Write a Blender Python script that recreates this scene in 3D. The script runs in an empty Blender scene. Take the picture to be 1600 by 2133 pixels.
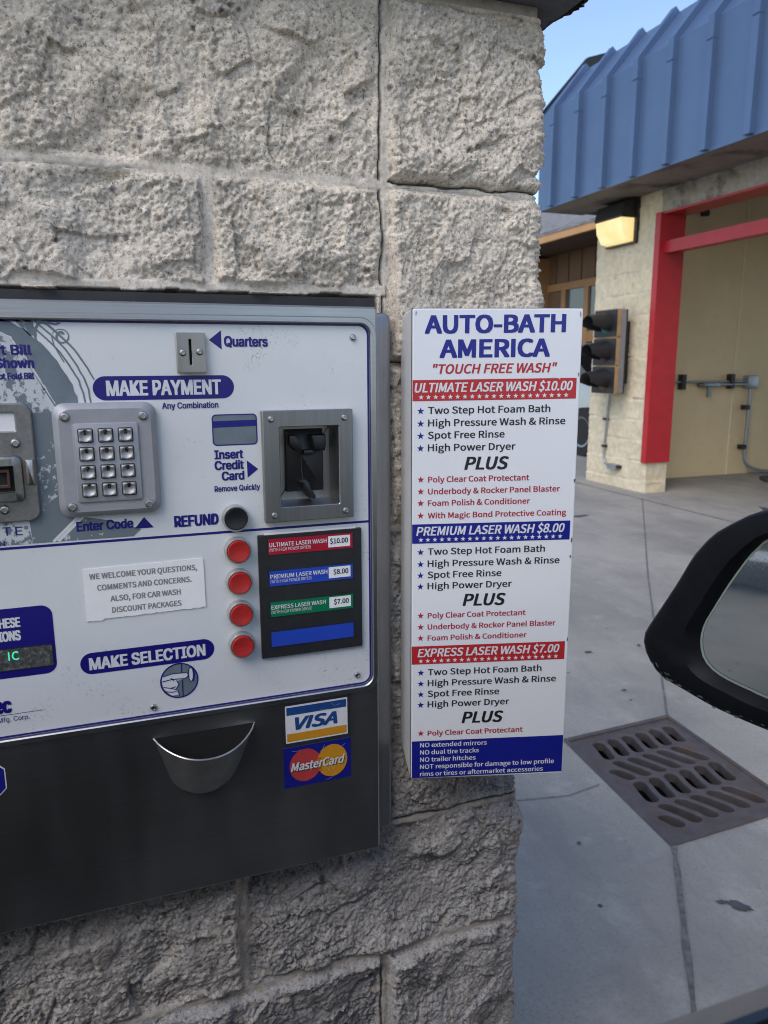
import bpy, bmesh, math, os, random
import numpy as np
from mathutils import Vector, Matrix
rad = math.radians
random.seed(7)
sc = bpy.context.scene
col = sc.collection

# ------------------------------------------------------------------ camera
YAW, PITCH, ROLL = 0.3428, -0.1952, -0.0044
fw = Vector((math.sin(YAW)*math.cos(PITCH), math.cos(YAW)*math.cos(PITCH), math.sin(PITCH)))
rt = Vector((math.cos(YAW), -math.sin(YAW), 0.0))
up = rt.cross(fw)
rt, up = rt*math.cos(ROLL)+up*math.sin(ROLL), -rt*math.sin(ROLL)+up*math.cos(ROLL)
cam = bpy.data.cameras.new('camera')
camo = bpy.data.objects.new('camera', cam)
col.objects.link(camo)
M3 = Matrix((rt, up, -fw)).transposed()
camo.matrix_world = Matrix.Translation((0, 0, 1.25)) @ M3.to_4x4()
cam.sensor_fit = 'VERTICAL'
cam.sensor_height = 36.0
cam.lens = 1560.0/2133.0*36.0
cam.clip_start = 0.02
cam.clip_end = 3000
cam.dof.use_dof = True
cam.dof.focus_distance = 0.86
cam.dof.aperture_fstop = 11.0
sc.camera = camo

# ------------------------------------------------------------------ sky, sun, exposure
SUN_EL, SUN_AZ = 48.0, 232.0        # azimuth clockwise from +Y: behind the camera to the left
w = bpy.data.worlds.new("World"); sc.world = w; w.use_nodes = True
wn = w.node_tree
bg = wn.nodes['Background']
sky = wn.nodes.new('ShaderNodeTexSky')
sky.sky_type = 'NISHITA'; sky.sun_disc = False
sky.sun_elevation = rad(SUN_EL); sky.sun_rotation = rad(SUN_AZ)
sky.air_density = 1.0; sky.dust_density = 1.2; sky.ozone_density = 1.2
wn.links.new(sky.outputs[0], bg.inputs[0]); bg.inputs[1].default_value = 0.13
sl = bpy.data.lights.new('sun', 'SUN'); sl.energy = 0.65; sl.angle = rad(40); sl.color = (1.0, 0.93, 0.84)
so = bpy.data.objects.new('sun', sl); col.objects.link(so)
sd = Vector((math.sin(rad(SUN_AZ))*math.cos(rad(SUN_EL)), math.cos(rad(SUN_AZ))*math.cos(rad(SUN_EL)), math.sin(rad(SUN_EL))))
so.rotation_euler = sd.to_track_quat('Z', 'Y').to_euler()
sc.view_settings.view_transform = 'Standard'
sc.view_settings.look = 'None'
sc.view_settings.exposure = 1.05
sc.view_settings.gamma = 1.0
sc.render.engine = 'CYCLES'
sc.cycles.filter_width = 1.05
sc.cycles.use_denoising = True
sc.cycles.denoising_prefilter = 'NONE'

# ------------------------------------------------------------------ materials
def nmat(name):
    m = bpy.data.materials.new(name); m.use_nodes = True
    nt = m.node_tree
    return m, nt, nt.nodes['Principled BSDF']

def N(nt, t, **kw):
    n = nt.nodes.new(t)
    for k, v in kw.items():
        if k in ('operation', 'blend_type', 'data_type', 'feature', 'distance', 'attribute_name', 'noise_dimensions', 'color_ramp', 'offset', 'clamp'):
            setattr(n, k, v)
        else:
            n.inputs[k.replace('_', ' ')].default_value = v
    return n

def L(nt, a, b): nt.links.new(a, b)

def noise(nt, vec, scale, detail=4, rough=.55):
    n = nt.nodes.new('ShaderNodeTexNoise')
    n.inputs['Scale'].default_value = scale; n.inputs['Detail'].default_value = detail; n.inputs['Roughness'].default_value = rough
    L(nt, vec, n.inputs['Vector'])
    return n.outputs['Fac']

def ramp(nt, fac, stops):
    r = nt.nodes.new('ShaderNodeValToRGB')
    e = r.color_ramp.elements
    while len(e) < len(stops): e.new(0.5)
    for el, (p, c) in zip(e, stops):
        el.position = p
        el.color = (c, c, c, 1) if isinstance(c, (int, float)) else (*c, 1)
    L(nt, fac, r.inputs[0])
    return r.outputs[0]

def mix(nt, fac, a, b, mode='MIX'):
    n = nt.nodes.new('ShaderNodeMix'); n.data_type = 'RGBA'; n.blend_type = mode
    for s, v in ((n.inputs[0], fac), (n.inputs[6], a), (n.inputs[7], b)):
        if hasattr(v, 'is_output'): L(nt, v, s)
        elif isinstance(v, (int, float)): s.default_value = v
        else: s.default_value = (*v, 1)
    return n.outputs[2]

def objvec(nt, scale=None):
    tc = nt.nodes.new('ShaderNodeTexCoord')
    if scale is None: return tc.outputs['Object']
    mp = nt.nodes.new('ShaderNodeMapping'); mp.inputs['Scale'].default_value = scale
    L(nt, tc.outputs['Object'], mp.inputs['Vector'])
    return mp.outputs[0]

def bumpn(nt, b, h, strength=.3, dist=.001):
    n = nt.nodes.new('ShaderNodeBump')
    n.inputs['Strength'].default_value = strength; n.inputs['Distance'].default_value = dist
    L(nt, h, n.inputs['Height']); L(nt, n.outputs[0], b.inputs['Normal'])

def mat(name, base, rough=.5, metal=0.0, var=.12, vscale=25, bump=0, bscale=300, bdist=.0005, dirt=None, dscale=40, dlo=.6, dhi=.75, spec=.5, coat=0, stretch=None, rvar=0, specks=None):
    m, nt, b = nmat(name)
    v = objvec(nt, stretch)
    f = noise(nt, v, vscale, 6, .6)
    lo = tuple(x*(1-var) for x in base); hi = tuple(min(1, x*(1+var)) for x in base)
    c = ramp(nt, f, [(.3, lo), (.7, hi)])
    if dirt:
        f2 = noise(nt, objvec(nt), dscale, 8, .7)
        c = mix(nt, ramp(nt, f2, [(dlo, 0.0), (dhi, 1.0)]), c, dirt)
    if specks:
        a_ = ramp(nt, noise(nt, objvec(nt), specks, 4, .6), [(.57, 0.0), (.72, 1.0)])
        c = mix(nt, mix(nt, 1.0, a_, ramp(nt, noise(nt, objvec(nt), specks*16, 4, .75), [(.56, 0.0), (.62, .75)]), 'MULTIPLY'), c, tuple(x*.35 for x in base))
    L(nt, c, b.inputs['Base Color'])
    b.inputs['Roughness'].default_value = rough; b.inputs['Metallic'].default_value = metal
    b.inputs['Specular IOR Level'].default_value = spec; b.inputs['Coat Weight'].default_value = coat
    if rvar:
        f3 = noise(nt, v, vscale*1.7, 5, .6)
        rr = ramp(nt, f3, [(.3, max(0, rough-rvar)), (.7, rough+rvar)])
        L(nt, rr, b.inputs['Roughness'])
    if bump: bumpn(nt, b, noise(nt, v, bscale, 3), bump, bdist)
    return m

def stone_mat(name, pit, base, light, mortar, tint, big=9, fine=520, grain=.94, bstr=.55, bdist=.0022, dirtc=(.12, .115, .11), contrast=0):
    m, nt, b = nmat(name)
    v = objvec(nt)
    a = nt.nodes.new('ShaderNodeAttribute'); a.attribute_name = 'mask'
    sep = nt.nodes.new('ShaderNodeSeparateColor'); L(nt, a.outputs['Color'], sep.inputs[0])
    f1 = noise(nt, v, fine, 7, .78 if contrast else .65)
    f2 = noise(nt, v, big, 4, .6)
    f3 = noise(nt, v, fine*.28, 4, .6)
    c = ramp(nt, f1, [(.385, pit), (.465, base), (.535, base), (.615, light)] if contrast else [(.30, pit), (.43, base), (.56, base), (.72, light)])
    c = mix(nt, 1.0, c, ramp(nt, sep.outputs[2], [(0.0, (.45, .52, .67)), (.5, (.68, .725, .82)), (1.0, (1.0, .96, .905))]), 'MULTIPLY')  # low tone values carry the painted cool shade of the lower courses
    c = mix(nt, ramp(nt, f3, [(.36, .4), (.55, 0.0)]), c, tuple(x*.62 for x in base))
    c = mix(nt, ramp(nt, f2, [(.42, 0.0), (.62, .6)]), c, tint, 'MULTIPLY')
    # dark and rusty aggregate grains
    vo = nt.nodes.new('ShaderNodeTexVoronoi'); vo.inputs['Scale'].default_value = fine*.42; L(nt, v, vo.inputs['Vector'])
    gs = nt.nodes.new('ShaderNodeSeparateColor'); L(nt, vo.outputs['Color'], gs.inputs[0])
    sel = ramp(nt, gs.outputs[0], [(grain, 0.0), (grain+.01, 1.0)])
    rnd = ramp(nt, vo.outputs['Distance'], [(.2, .85), (.5, 0.0)])
    gm = mix(nt, 1.0, sel, rnd, 'MULTIPLY')
    gc = ramp(nt, gs.outputs[1], [(.4, (.07, .07, .075)), (.7, (.17, .15, .13)), (.9, (.30, .22, .14))])
    c = mix(nt, gm, c, gc)
    f4 = noise(nt, v, big*2.2, 9, .72)
    c = mix(nt, ramp(nt, f4, [(.55, 0.0), (.74, .6)]), c, dirtc)
    mo = ramp(nt, noise(nt, v, fine*.5, 6, .7), [(.3, tuple(x*.8 for x in mortar)), (.7, mortar)])
    mo = mix(nt, .6, mo, c)
    mo = mix(nt, ramp(nt, noise(nt, v, big*3, 6, .7), [(.45, 0.0), (.65, .6)]), mo, tuple(x*.42 for x in mortar))
    c = mix(nt, sep.outputs[0], c, mo)
    c = mix(nt, sep.outputs[1], c, (.02, .019, .018))
    L(nt, c, b.inputs['Base Color'])
    b.inputs['Roughness'].default_value = .92; b.inputs['Specular IOR Level'].default_value = .2
    h = mix(nt, .5, f1, noise(nt, v, fine*.42, 5, .75))
    h = mix(nt, sep.outputs[0], h, (.5, .5, .5))
    bumpn(nt, b, h, bstr, bdist)
    return m

def brushed(name, base, rough, streak=(3, 400, 400), var=.12, dirt=None, smear=0):
    m, nt, b = nmat(name)
    v = objvec(nt, streak)
    f = noise(nt, v, 1.0, 5, .6)
    c = ramp(nt, f, [(.25, tuple(x*(1-var) for x in base)), (.75, tuple(min(1, x*(1+var)) for x in base))])
    if dirt:
        f2 = noise(nt, objvec(nt, (30, 30, 9)), 1.0, 8, .7)
        c = mix(nt, ramp(nt, f2, [(.5, 0.0), (.75, .7)]), c, dirt)
    L(nt, c, b.inputs['Base Color'])
    b.inputs['Metallic'].default_value = 1.0
    rr = ramp(nt, noise(nt, objvec(nt, (9, 9, 4)), 1.0, 2, .5), [(.3, rough-.03), (.7, rough+.06)])
    if smear:
        sm = ramp(nt, noise(nt, objvec(nt, (26, 26, 3.2)), 1.0, 5, .6), [(.42, 0.0), (.72, smear)])
        rr = mix(nt, 1.0, rr, sm, 'ADD')
    L(nt, rr, b.inputs['Roughness'])
    bumpn(nt, b, f, .05, .0003)
    return m

MT = {}
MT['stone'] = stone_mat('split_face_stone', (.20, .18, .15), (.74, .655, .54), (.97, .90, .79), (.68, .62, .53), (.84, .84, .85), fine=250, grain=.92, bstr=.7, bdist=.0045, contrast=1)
MT['cream_block'] = stone_mat('painted_cream_block', (.56, .49, .36), (.72, .63, .46), (.78, .69, .51), (.84, .77, .61), (.92, .90, .86), big=3, fine=60, grain=.985, bstr=.35, bdist=.006, dirtc=(.40, .34, .25))
MT['cap'] = stone_mat('cap_stone', (.10, .09, .085), (.30, .275, .25), (.5, .46, .42), (.4, .38, .35), (.6, .6, .64))
MT['steel'] = brushed('stainless_steel', (.45, .45, .45), .33, var=.09, smear=.04)
MT['steel_v'] = brushed('stainless_steel_upright', (.30, .30, .305), .36, (400, 400, 3), dirt=(.2, .195, .19))
MT['steel_plate'] = brushed('brushed_plate', (0.408, 0.3952, 0.374), .32, (60, 400, 5), dirt=(.22, .2, .18))
MT['dull_steel'] = brushed('dull_steel', (.30, .30, .30), .42, (200, 200, 200), var=.2, dirt=(.12, .115, .11))
MT['cup_steel'] = brushed('dark_worn_steel', (.27, .27, .27), .44, (60, 60, 60), var=.2)
MT['screw'] = mat('screw_steel', (.45, .45, .44), .34, 1.0, var=.15, vscale=300)
MT['zinc'] = mat('cast_zinc', (0.3276, 0.3354, 0.3588), .5, .35, var=.06, vscale=60, bump=.25, bscale=900, bdist=.0004)
MT['key'] = mat('chrome_key', (.42, .42, .42), .55, 1.0, var=.1, vscale=200)
MT['panel'] = mat('white_panel', (.63, .65, .66), .2, var=.03, vscale=12, dirt=(.38, .40, .41), dscale=45, dlo=.66, dhi=.86, coat=.25, rvar=.05, specks=22)
MT['navy'] = mat('navy_print', (.009, .007, .16), .35, var=.1)
MT['whiteprint'] = mat('white_print', (.64, .655, .67), .35, var=.05)
MT['greyprint'] = mat('grey_print', (.14, .175, .20), .35, var=.12, vscale=60)
MT['paper'] = mat('white_paper', (.74, .745, .75), .75, var=.03, vscale=40, bump=.2, bscale=60, bdist=.001)
MT['paperink'] = mat('grey_ink', (.22, .215, .21), .8, var=.3, vscale=400)
MT['blackplate'] = mat('black_plate', (.012, .013, .015), .55, var=.3, vscale=90, bump=.15, bscale=1200, bdist=.0003)
MT['blackplastic'] = mat('black_plastic', (.012, .012, .013), .38, var=.3, vscale=90)
MT['ink'] = mat('black_print', (.012, .012, .016), .5, var=.1)
MT['redbtn'] = mat('red_button', (0.384, 0.0176, 0.016), .42, var=.12, vscale=120, dirt=(.22, .015, .015), dscale=160)
MT['blkbtn'] = mat('black_button', (.01, .01, .012), .38, var=.2)
MT['collar'] = mat('grey_collar', (0.4, 0.4, 0.4), .38, .5, var=.12, vscale=150)
MT['stripred'] = mat('crimson_strip', (0.36, 0.0096, 0.032), .28, var=.05)
MT['stripblue'] = mat('royal_blue_strip', (0.02, 0.06, 0.416), .28, var=.05)
MT['stripgreen'] = mat('green_strip', (0.0032, 0.16, 0.068), .28, var=.05)
MT['signwhite'] = mat('sign_white', (.69, .70, .72), .32, var=.02, vscale=9, dirt=(.46, .46, .46), dscale=25, dlo=.68, dhi=.85, bump=.06, bscale=60, bdist=.001)
MT['signside'] = mat('sign_edge_white', (.56, .57, .58), .4, var=.05, vscale=30, dirt=(.35, .34, .33), dscale=60, dlo=.64, dhi=.8)
MT['signblue'] = mat('sign_blue', (0.0084, 0.0126, 0.21), .35, var=.05)
MT['signred'] = mat('sign_red', (0.425, 0.0213, 0.0272), .35, var=.05)
MT['signcrimson'] = mat('sign_crimson', (0.3825, 0.017, 0.0425), .4, var=.05)
MT['visablue'] = mat('card_blue', (.012, .06, .22), .4, var=.1)
MT['gold'] = mat('card_gold', (0.576, 0.264, 0.016), .4, var=.08)
MT['cardred'] = mat('card_red', (0.44, 0.048, 0.048), .4, var=.1)
MT['film'] = mat('clear_dark_film', (.03, .032, .036), .3, var=.2, vscale=100)
MT['lcd'] = mat('grimy_display', (.05, .052, .05), .5, var=.6, vscale=260, dirt=(.16, .16, .15), dscale=200, dlo=.5, dhi=.62)
MT['dark'] = mat('dark_gap', (.008, .008, .008), .8)
MT['gapshade'] = mat('black_gap_shade', (.02, .02, .022), .7, var=.3)  # black for the strip that stands in for shade in the gap
MT['blueroof'] = mat('blue_metal_roof', (.085, .137, .24), .38, .25, var=.05, vscale=3, rvar=.06)
MT['blackmetal'] = mat('black_flashing', (.012, .013, .014), .5, var=.2)
MT['soffit'] = mat('soffit_panel', (.20, .17, .14), .7, var=.15, vscale=4, dirt=(.03, .03, .03), dscale=2.5, dlo=.5, dhi=.68)
MT['lintel'] = mat('lintel_block', (.34, .305, .25), .9, var=.18, vscale=18, bump=.4, bscale=120, bdist=.004, dirt=(.08, .075, .07), dscale=5, dlo=.52, dhi=.7)
MT['red'] = mat('red_steel_paint', (0.416, 0.016, 0.0224), .38, var=.1, vscale=9, dirt=(.10, .03, .02), dscale=34, dlo=.645, dhi=.70)
MT['cream'] = mat('cream_wall_paint', (.74, .56, .32), .42, var=.06, vscale=3, dirt=(.42, .31, .15), dscale=3, dlo=.6, dhi=1.0)
MT['darkceil'] = mat('bay_ceiling', (.10, .10, .095), .8)
MT['lampbody'] = mat('dark_bronze_housing', (.018, .018, .017), .45, var=.2)
MT['sigblack'] = mat('signal_black', (.018, .017, .018), .5, var=.25, vscale=20)
MT['sigyellow'] = mat('signal_yellow_edge', (.36, .225, .10), .55, var=.15, vscale=15)
MT['siggrey'] = mat('signal_grey_side', (.20, .20, .205), .55, var=.15, vscale=15)
MT['lensteal'] = mat('dull_green_lens', (.03, .13, .13), .2)
MT['lensred'] = mat('dull_red_lens', (.07, .02, .022), .2)
MT['lensamber'] = mat('dull_amber_lens', (.16, .05, .015), .2)
MT['conduit'] = mat('galvanised_conduit', (.36, .37, .38), .42, .7, var=.15, vscale=20)
MT['iron'] = mat('cast_iron', (.115, .10, .10), .62, .35, var=.25, vscale=18, bump=.3, bscale=250, bdist=.001, dirt=(.13, .085, .06), dscale=14, dlo=.5, dhi=.7)
MT['pit'] = mat('pit_concrete', (.02, .018, .015), .9)
MT['shingle'] = mat('grey_shingle', (.20, .19, .19), .9, var=.35, vscale=7, bump=.8, bscale=9, bdist=.05, stretch=(1, .6, 3))
MT['fascia'] = mat('orange_fascia', (.50, .27, .11), .65, var=.1, vscale=3)
MT['brownwall'] = mat('brown_panel_wall', (.13, .07, .032), .7, var=.15, vscale=3)
MT['orangewall'] = mat('orange_wood', (.30, .155, .06), .7, var=.12, vscale=3)
MT['winglass'] = mat('window_glass', (.05, .06, .06), .06, spec=1.0, var=.1)
MT['silver'] = mat('silver_car_paint', (.40, .42, .45), .3, .6, var=.02, coat=.6)
MT['carglass'] = mat('car_glass', (.01, .012, .013), .05, spec=.8)
MT['tyre'] = mat('tyre_rubber', (.015, .015, .015), .8)
MT['rim'] = mat('alloy_rim', (.3, .3, .31), .35, .9)
MT['carblack'] = mat('black_car_paint', (.008, .009, .012), .18, var=.1, coat=.8)
MT['doortrim'] = mat('door_trim', (.012, .0115, .011), .85, spec=.1, var=.1)
MT['mirrorblack'] = mat('mirror_black_plastic', (.005, .0055, .008), .5, spec=.14, var=.35, vscale=60, bump=.12, bscale=900, bdist=.0004)
MT['scuff'] = mat('scuffed_plastic', (.07, .072, .08), .7, var=.5, vscale=220)
MT['joint'] = mat('joint_filler', (.13, .125, .12), .9, var=.4, vscale=60)
MT['stain'] = mat('oil_stain', (.07, .072, .08), .55, var=.2, vscale=30)
MT['kerb'] = mat('kerb_concrete', (.50, .50, .49), .85, var=.12, vscale=6)
MT['mortar'] = mat('old_mortar', (.36, .34, .31), .95, var=.25, vscale=60, bump=.5, bscale=200, bdist=.002, dirt=(.14, .13, .12), dscale=30)
MT['grass'] = mat('dull_grass', (.06, .075, .045), .95, var=.5, vscale=18, bump=.8, bscale=40, bdist=.03)
MT['mat'] = mat('rubber_mat', (.045, .042, .04), .8, var=.3)

m, nt, b = nmat('mirror_glass'); b.inputs['Base Color'].default_value = (.46, .485, .475, 1); b.inputs['Metallic'].default_value = 1; b.inputs['Roughness'].default_value = .03
f = noise(nt, objvec(nt), 900, 3, .7); L(nt, ramp(nt, f, [(.45, .02), (.75, .12)]), b.inputs['Roughness']); MT['mirror'] = m

m, nt, b = nmat('lamp_lens'); b.inputs['Base Color'].default_value = (.50, .44, .25, 1); b.inputs['Roughness'].default_value = .35
v = objvec(nt); f = noise(nt, v, 5, 2)
L(nt, ramp(nt, f, [(.35, (.95, .70, .26)), (.65, (1.0, .86, .46))]), b.inputs['Emission Color']); b.inputs['Emission Strength'].default_value = .42
MT['lamplens'] = m
m, nt, b = nmat('green_segment'); b.inputs['Base Color'].default_value = (.05, .5, .3, 1); b.inputs['Emission Color'].default_value = (.06, .75, .42, 1); b.inputs['Emission Strength'].default_value = .35
MT['segment'] = m

def speckle(name, lo, hi, scale):
    m, nt, b = nmat(name)
    v = objvec(nt, (1, 1, .8))
    f = mix(nt, .45, noise(nt, v, scale, 9, .75), noise(nt, v, scale*.28, 4, .6))
    L(nt, ramp(nt, f, [(lo, (.51, .535, .55)), (hi, (.14, .175, .20))]), b.inputs['Base Color'])
    b.inputs['Roughness'].default_value = .35
    return m
MT['speckle'] = speckle('mottled_print', .505, .52, 130)
MT['speckle_dense'] = speckle('mottled_dense_print', .40, .415, 190)

# pavement
m, nt, b = nmat('concrete_pavement')
v = objvec(nt)
c = ramp(nt, noise(nt, v, 1.1, 6, .6), [(.3, (.235, .222, .20)), (.7, (.37, .345, .305))])
c = mix(nt, ramp(nt, noise(nt, v, 110, 7, .82), [(.38, .9), (.49, 0.0)]), c, (.20, .20, .195))
c = mix(nt, ramp(nt, noise(nt, v, 5.5, 9, .78), [(.52, 0.0), (.70, .45)]), c, (.44, .425, .40))
c = mix(nt, ramp(nt, noise(nt, objvec(nt, (1, .35, 1)), 2.3, 8, .74), [(.48, 0.0), (.68, .55)]), c, (.15, .148, .15))
vo = nt.nodes.new('ShaderNodeTexVoronoi'); vo.inputs['Scale'].default_value = 13; L(nt, v, vo.inputs['Vector'])
gs = nt.nodes.new('ShaderNodeSeparateColor'); L(nt, vo.outputs['Color'], gs.inputs[0])
spot = mix(nt, 1.0, ramp(nt, gs.outputs[0], [(.8, 0.0), (.81, 1.0)]), ramp(nt, vo.outputs['Distance'], [(.06, 1.0), (.10, 0.0)]), 'MULTIPLY')
c = mix(nt, spot, c, (.06, .055, .05))
L(nt, c, b.inputs['Base Color']); b.inputs['Roughness'].default_value = .78; b.inputs['Specular IOR Level'].default_value = .35
bumpn(nt, b, noise(nt, v, 220, 5, .7), .25, .0015)
MT['pavement'] = m

# ------------------------------------------------------------------ mesh helpers
def tag(o, label=None, cat=None, group=None, kind=None):
    if label: o['label'] = label
    if cat: o['category'] = cat
    if group: o['group'] = group
    if kind: o['kind'] = kind
    return o

ROOT = {}
def thing(name, loc, label, cat, group=None):
    o = bpy.data.objects.new(name, None); col.objects.link(o); o.location = loc
    o.empty_display_size = .05
    ROOT[o.name] = Vector(loc)
    return tag(o, label, cat, group)

def root_of(o):
    while o.parent: o = o.parent
    return o

def link_mesh(name, me, m, parent=None, smooth=False, angle=35):
    o = bpy.data.objects.new(name, me); col.objects.link(o)
    if m: me.materials.append(m)
    if parent is not None:
        off = ROOT.get(root_of(parent).name, Vector((0, 0, 0)))
        me.transform(Matrix.Translation(-off))
        o.parent = parent
    if smooth:
        me.polygons.foreach_set('use_smooth', [True]*len(me.polygons))
        me.set_sharp_from_angle(angle=rad(angle))
    me.update()
    return o

def rrect(x0, x1, z0, z1, r=.002, n=5):
    r = min(r, (x1-x0)/2-1e-6, (z1-z0)/2-1e-6)
    P = []
    for cx, cz, a0 in ((x1-r, z1-r, 0), (x0+r, z1-r, 90), (x0+r, z0+r, 180), (x1-r, z0+r, 270)):
        for k in range(n+1):
            a = rad(a0+90*k/n); P.append((cx+r*math.cos(a), cz+r*math.sin(a)))
    return P

def circle(cx, cz, r, n=32, rz=None):
    rz = rz or r
    return [(cx+r*math.cos(2*math.pi*k/n), cz+rz*math.sin(2*math.pi*k/n)) for k in range(n)]

def inset(P, d):
    n = len(P); A = sum(P[i][0]*P[(i+1) % n][1]-P[(i+1) % n][0]*P[i][1] for i in range(n))
    s = 1 if A > 0 else -1
    out = []
    for i in range(n):
        p0, p1, p2 = Vector(P[i-1]), Vector(P[i]), Vector(P[(i+1) % n])
        e1 = (p1-p0); e2 = (p2-p1)
        if e1.length < 1e-9: e1 = e2
        if e2.length < 1e-9: e2 = e1
        e1 = e1.normalized(); e2 = e2.normalized()
        n1 = Vector((-e1.y, e1.x))*s; n2 = Vector((-e2.y, e2.x))*s
        b = n1+n2
        if b.length < 1e-6: b = n1
        b.normalize()
        k = d/max(.5, b.dot(n1))
        out.append((p1.x+b.x*k, p1.y+b.y*k))
    return out

class MB:
    def __init__(self, M=None): self.v = []; self.f = []; self.M = M
    def add(self, vs, fs):
        o = len(self.v)
        self.v += [tuple(p) for p in vs]
        self.f += [[i+o for i in f] for f in fs]
    def box(self, a, b):
        x0, y0, z0 = a; x1, y1, z1 = b
        self.add([(x0, y0, z0), (x1, y0, z0), (x1, y1, z0), (x0, y1, z0), (x0, y0, z1), (x1, y0, z1), (x1, y1, z1), (x0, y1, z1)],
                 [(0, 1, 2, 3), (4, 7, 6, 5), (0, 4, 5, 1), (1, 5, 6, 2), (2, 6, 7, 3), (3, 7, 4, 0)])
    def rings(self, R, cap0=True, cap1=True, close=True):
        n = len(R[0]); vs = [p for r in R for p in r]; fs = []
        for k in range(len(R)-1):
            for i in range(n if close else n-1):
                j = (i+1) % n
                fs.append((k*n+i, k*n+j, (k+1)*n+j, (k+1)*n+i))
        if cap0: fs.append(list(range(n))[::-1])
        if cap1: fs.append([(len(R)-1)*n+i for i in range(n)])
        self.add(vs, fs)
    def prism(self, P, yb, yf, ch=0):            # outline in x,z; back depth yb, front depth yf
        lift = lambda Q, y: [(a, y, c) for a, c in Q]
        if ch:
            s = 1 if yb > yf else -1
            self.rings([lift(P, yb), lift(P, yf+ch*s), lift(inset(P, ch*.3), yf+ch*s*.3), lift(inset(P, ch), yf)])
        else:
            self.rings([lift(P, yb), lift(P, yf)])
    def flat(self, P, y): self.add([(a, y, c) for a, c in P], [list(range(len(P)))])
    def ring(self, A, B, yf, yb, ch=0):           # plate with a hole, same point count
        lift = lambda Q, y: [(a, y, c) for a, c in Q]
        if ch:
            R = [lift(A, yb), lift(A, yf+ch), lift(inset(A, ch), yf), lift(inset(B, -ch), yf), lift(B, yf+ch), lift(B, yb)]
        else:
            R = [lift(A, yb), lift(A, yf), lift(B, yf), lift(B, yb)]
        self.rings(R, False, False)
    def lathe(self, cx, cz, prof, n=28):           # profile of (radius, depth)
        R = [[(cx+r*math.cos(2*math.pi*k/n), y, cz+r*math.sin(2*math.pi*k/n)) for k in range(n)] for r, y in prof]
        self.rings(R, False, True)
    def screw(self, cx, cz, y, r=.0042, h=.0022):
        self.lathe(cx, cz, [(r, y), (r*.98, y-h*.4), (r*.8, y-h*.85), (r*.55, y-h), (r*.5, y-h*.75), (r*.1, y-h*.75)], 16)
    def tube(self, pts, r, n=10, caps=True):
        pts = [Vector(p) for p in pts]; R = []
        t0 = (pts[1]-pts[0]).normalized(); u = t0.orthogonal().normalized()
        for i, p in enumerate(pts):
            t = ((pts[min(i+1, len(pts)-1)]-p).normalized()+(p-pts[max(i-1, 0)]).normalized())
            t = t.normalized() if t.length > 1e-6 else t0
            u = (u-t*u.dot(t)).normalized(); w_ = t.cross(u)
            rr = r[i] if isinstance(r, (list, tuple)) else r
            R.append([tuple(p+(u*math.cos(2*math.pi*k/n)+w_*math.sin(2*math.pi*k/n))*rr) for k in range(n)])
        self.rings(R, caps, caps)
    def build(self, name, m, parent=None, smooth=False, angle=35, recalc=True):
        me = bpy.data.meshes.new(name)
        V = self.v if self.M is None else [tuple(self.M @ Vector(p)) for p in self.v]
        me.from_pydata(V, [], self.f)
        if recalc:
            bm = bmesh.new(); bm.from_mesh(me)
            bmesh.ops.recalc_face_normals(bm, faces=bm.faces[:]); bm.to_mesh(me); bm.free()
        return link_mesh(name, me, MT[m] if isinstance(m, str) else m, parent, smooth, angle)

def arc(p0, p1, p2, n=6):                           # quadratic bend
    p0, p1, p2 = map(Vector, (p0, p1, p2))
    return [tuple(p0*(1-t)**2+p1*2*t*(1-t)+p2*t*t) for t in [k/n for k in range(n+1)]]

# ---- lettering (Blender's own bundled fonts; the built-in font if they are absent)
FD = bpy.utils.system_resource('DATAFILES', path='fonts') or ''
def font(fn):
    try: return bpy.data.fonts.load(os.path.join(FD, fn))
    except Exception: return None
SANS, HELV = font('Noto Sans CJK Regular.woff2'), font('Inter.woff2')
_cap = {}
def glyphs(body, fnt, bold, shear, space=1.0):
    cu = bpy.data.curves.new('lettering', 'FONT'); cu.body = body
    if fnt: cu.font = fnt
    cu.offset = bold; cu.shear = shear; cu.resolution_u = 3; cu.space_character = space
    cu.dimensions = '2D'; cu.fill_mode = 'FRONT'
    o = bpy.data.objects.new('lettering', cu); col.objects.link(o)
    dg = bpy.context.evaluated_depsgraph_get()
    me = o.evaluated_get(dg).to_mesh()
    V = np.empty(len(me.vertices)*3); me.vertices.foreach_get('co', V); V = V.reshape(-1, 3).copy()
    F = [list(p.vertices) for p in me.polygons]
    bpy.data.objects.remove(o); bpy.data.curves.remove(cu)
    return V, F
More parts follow.
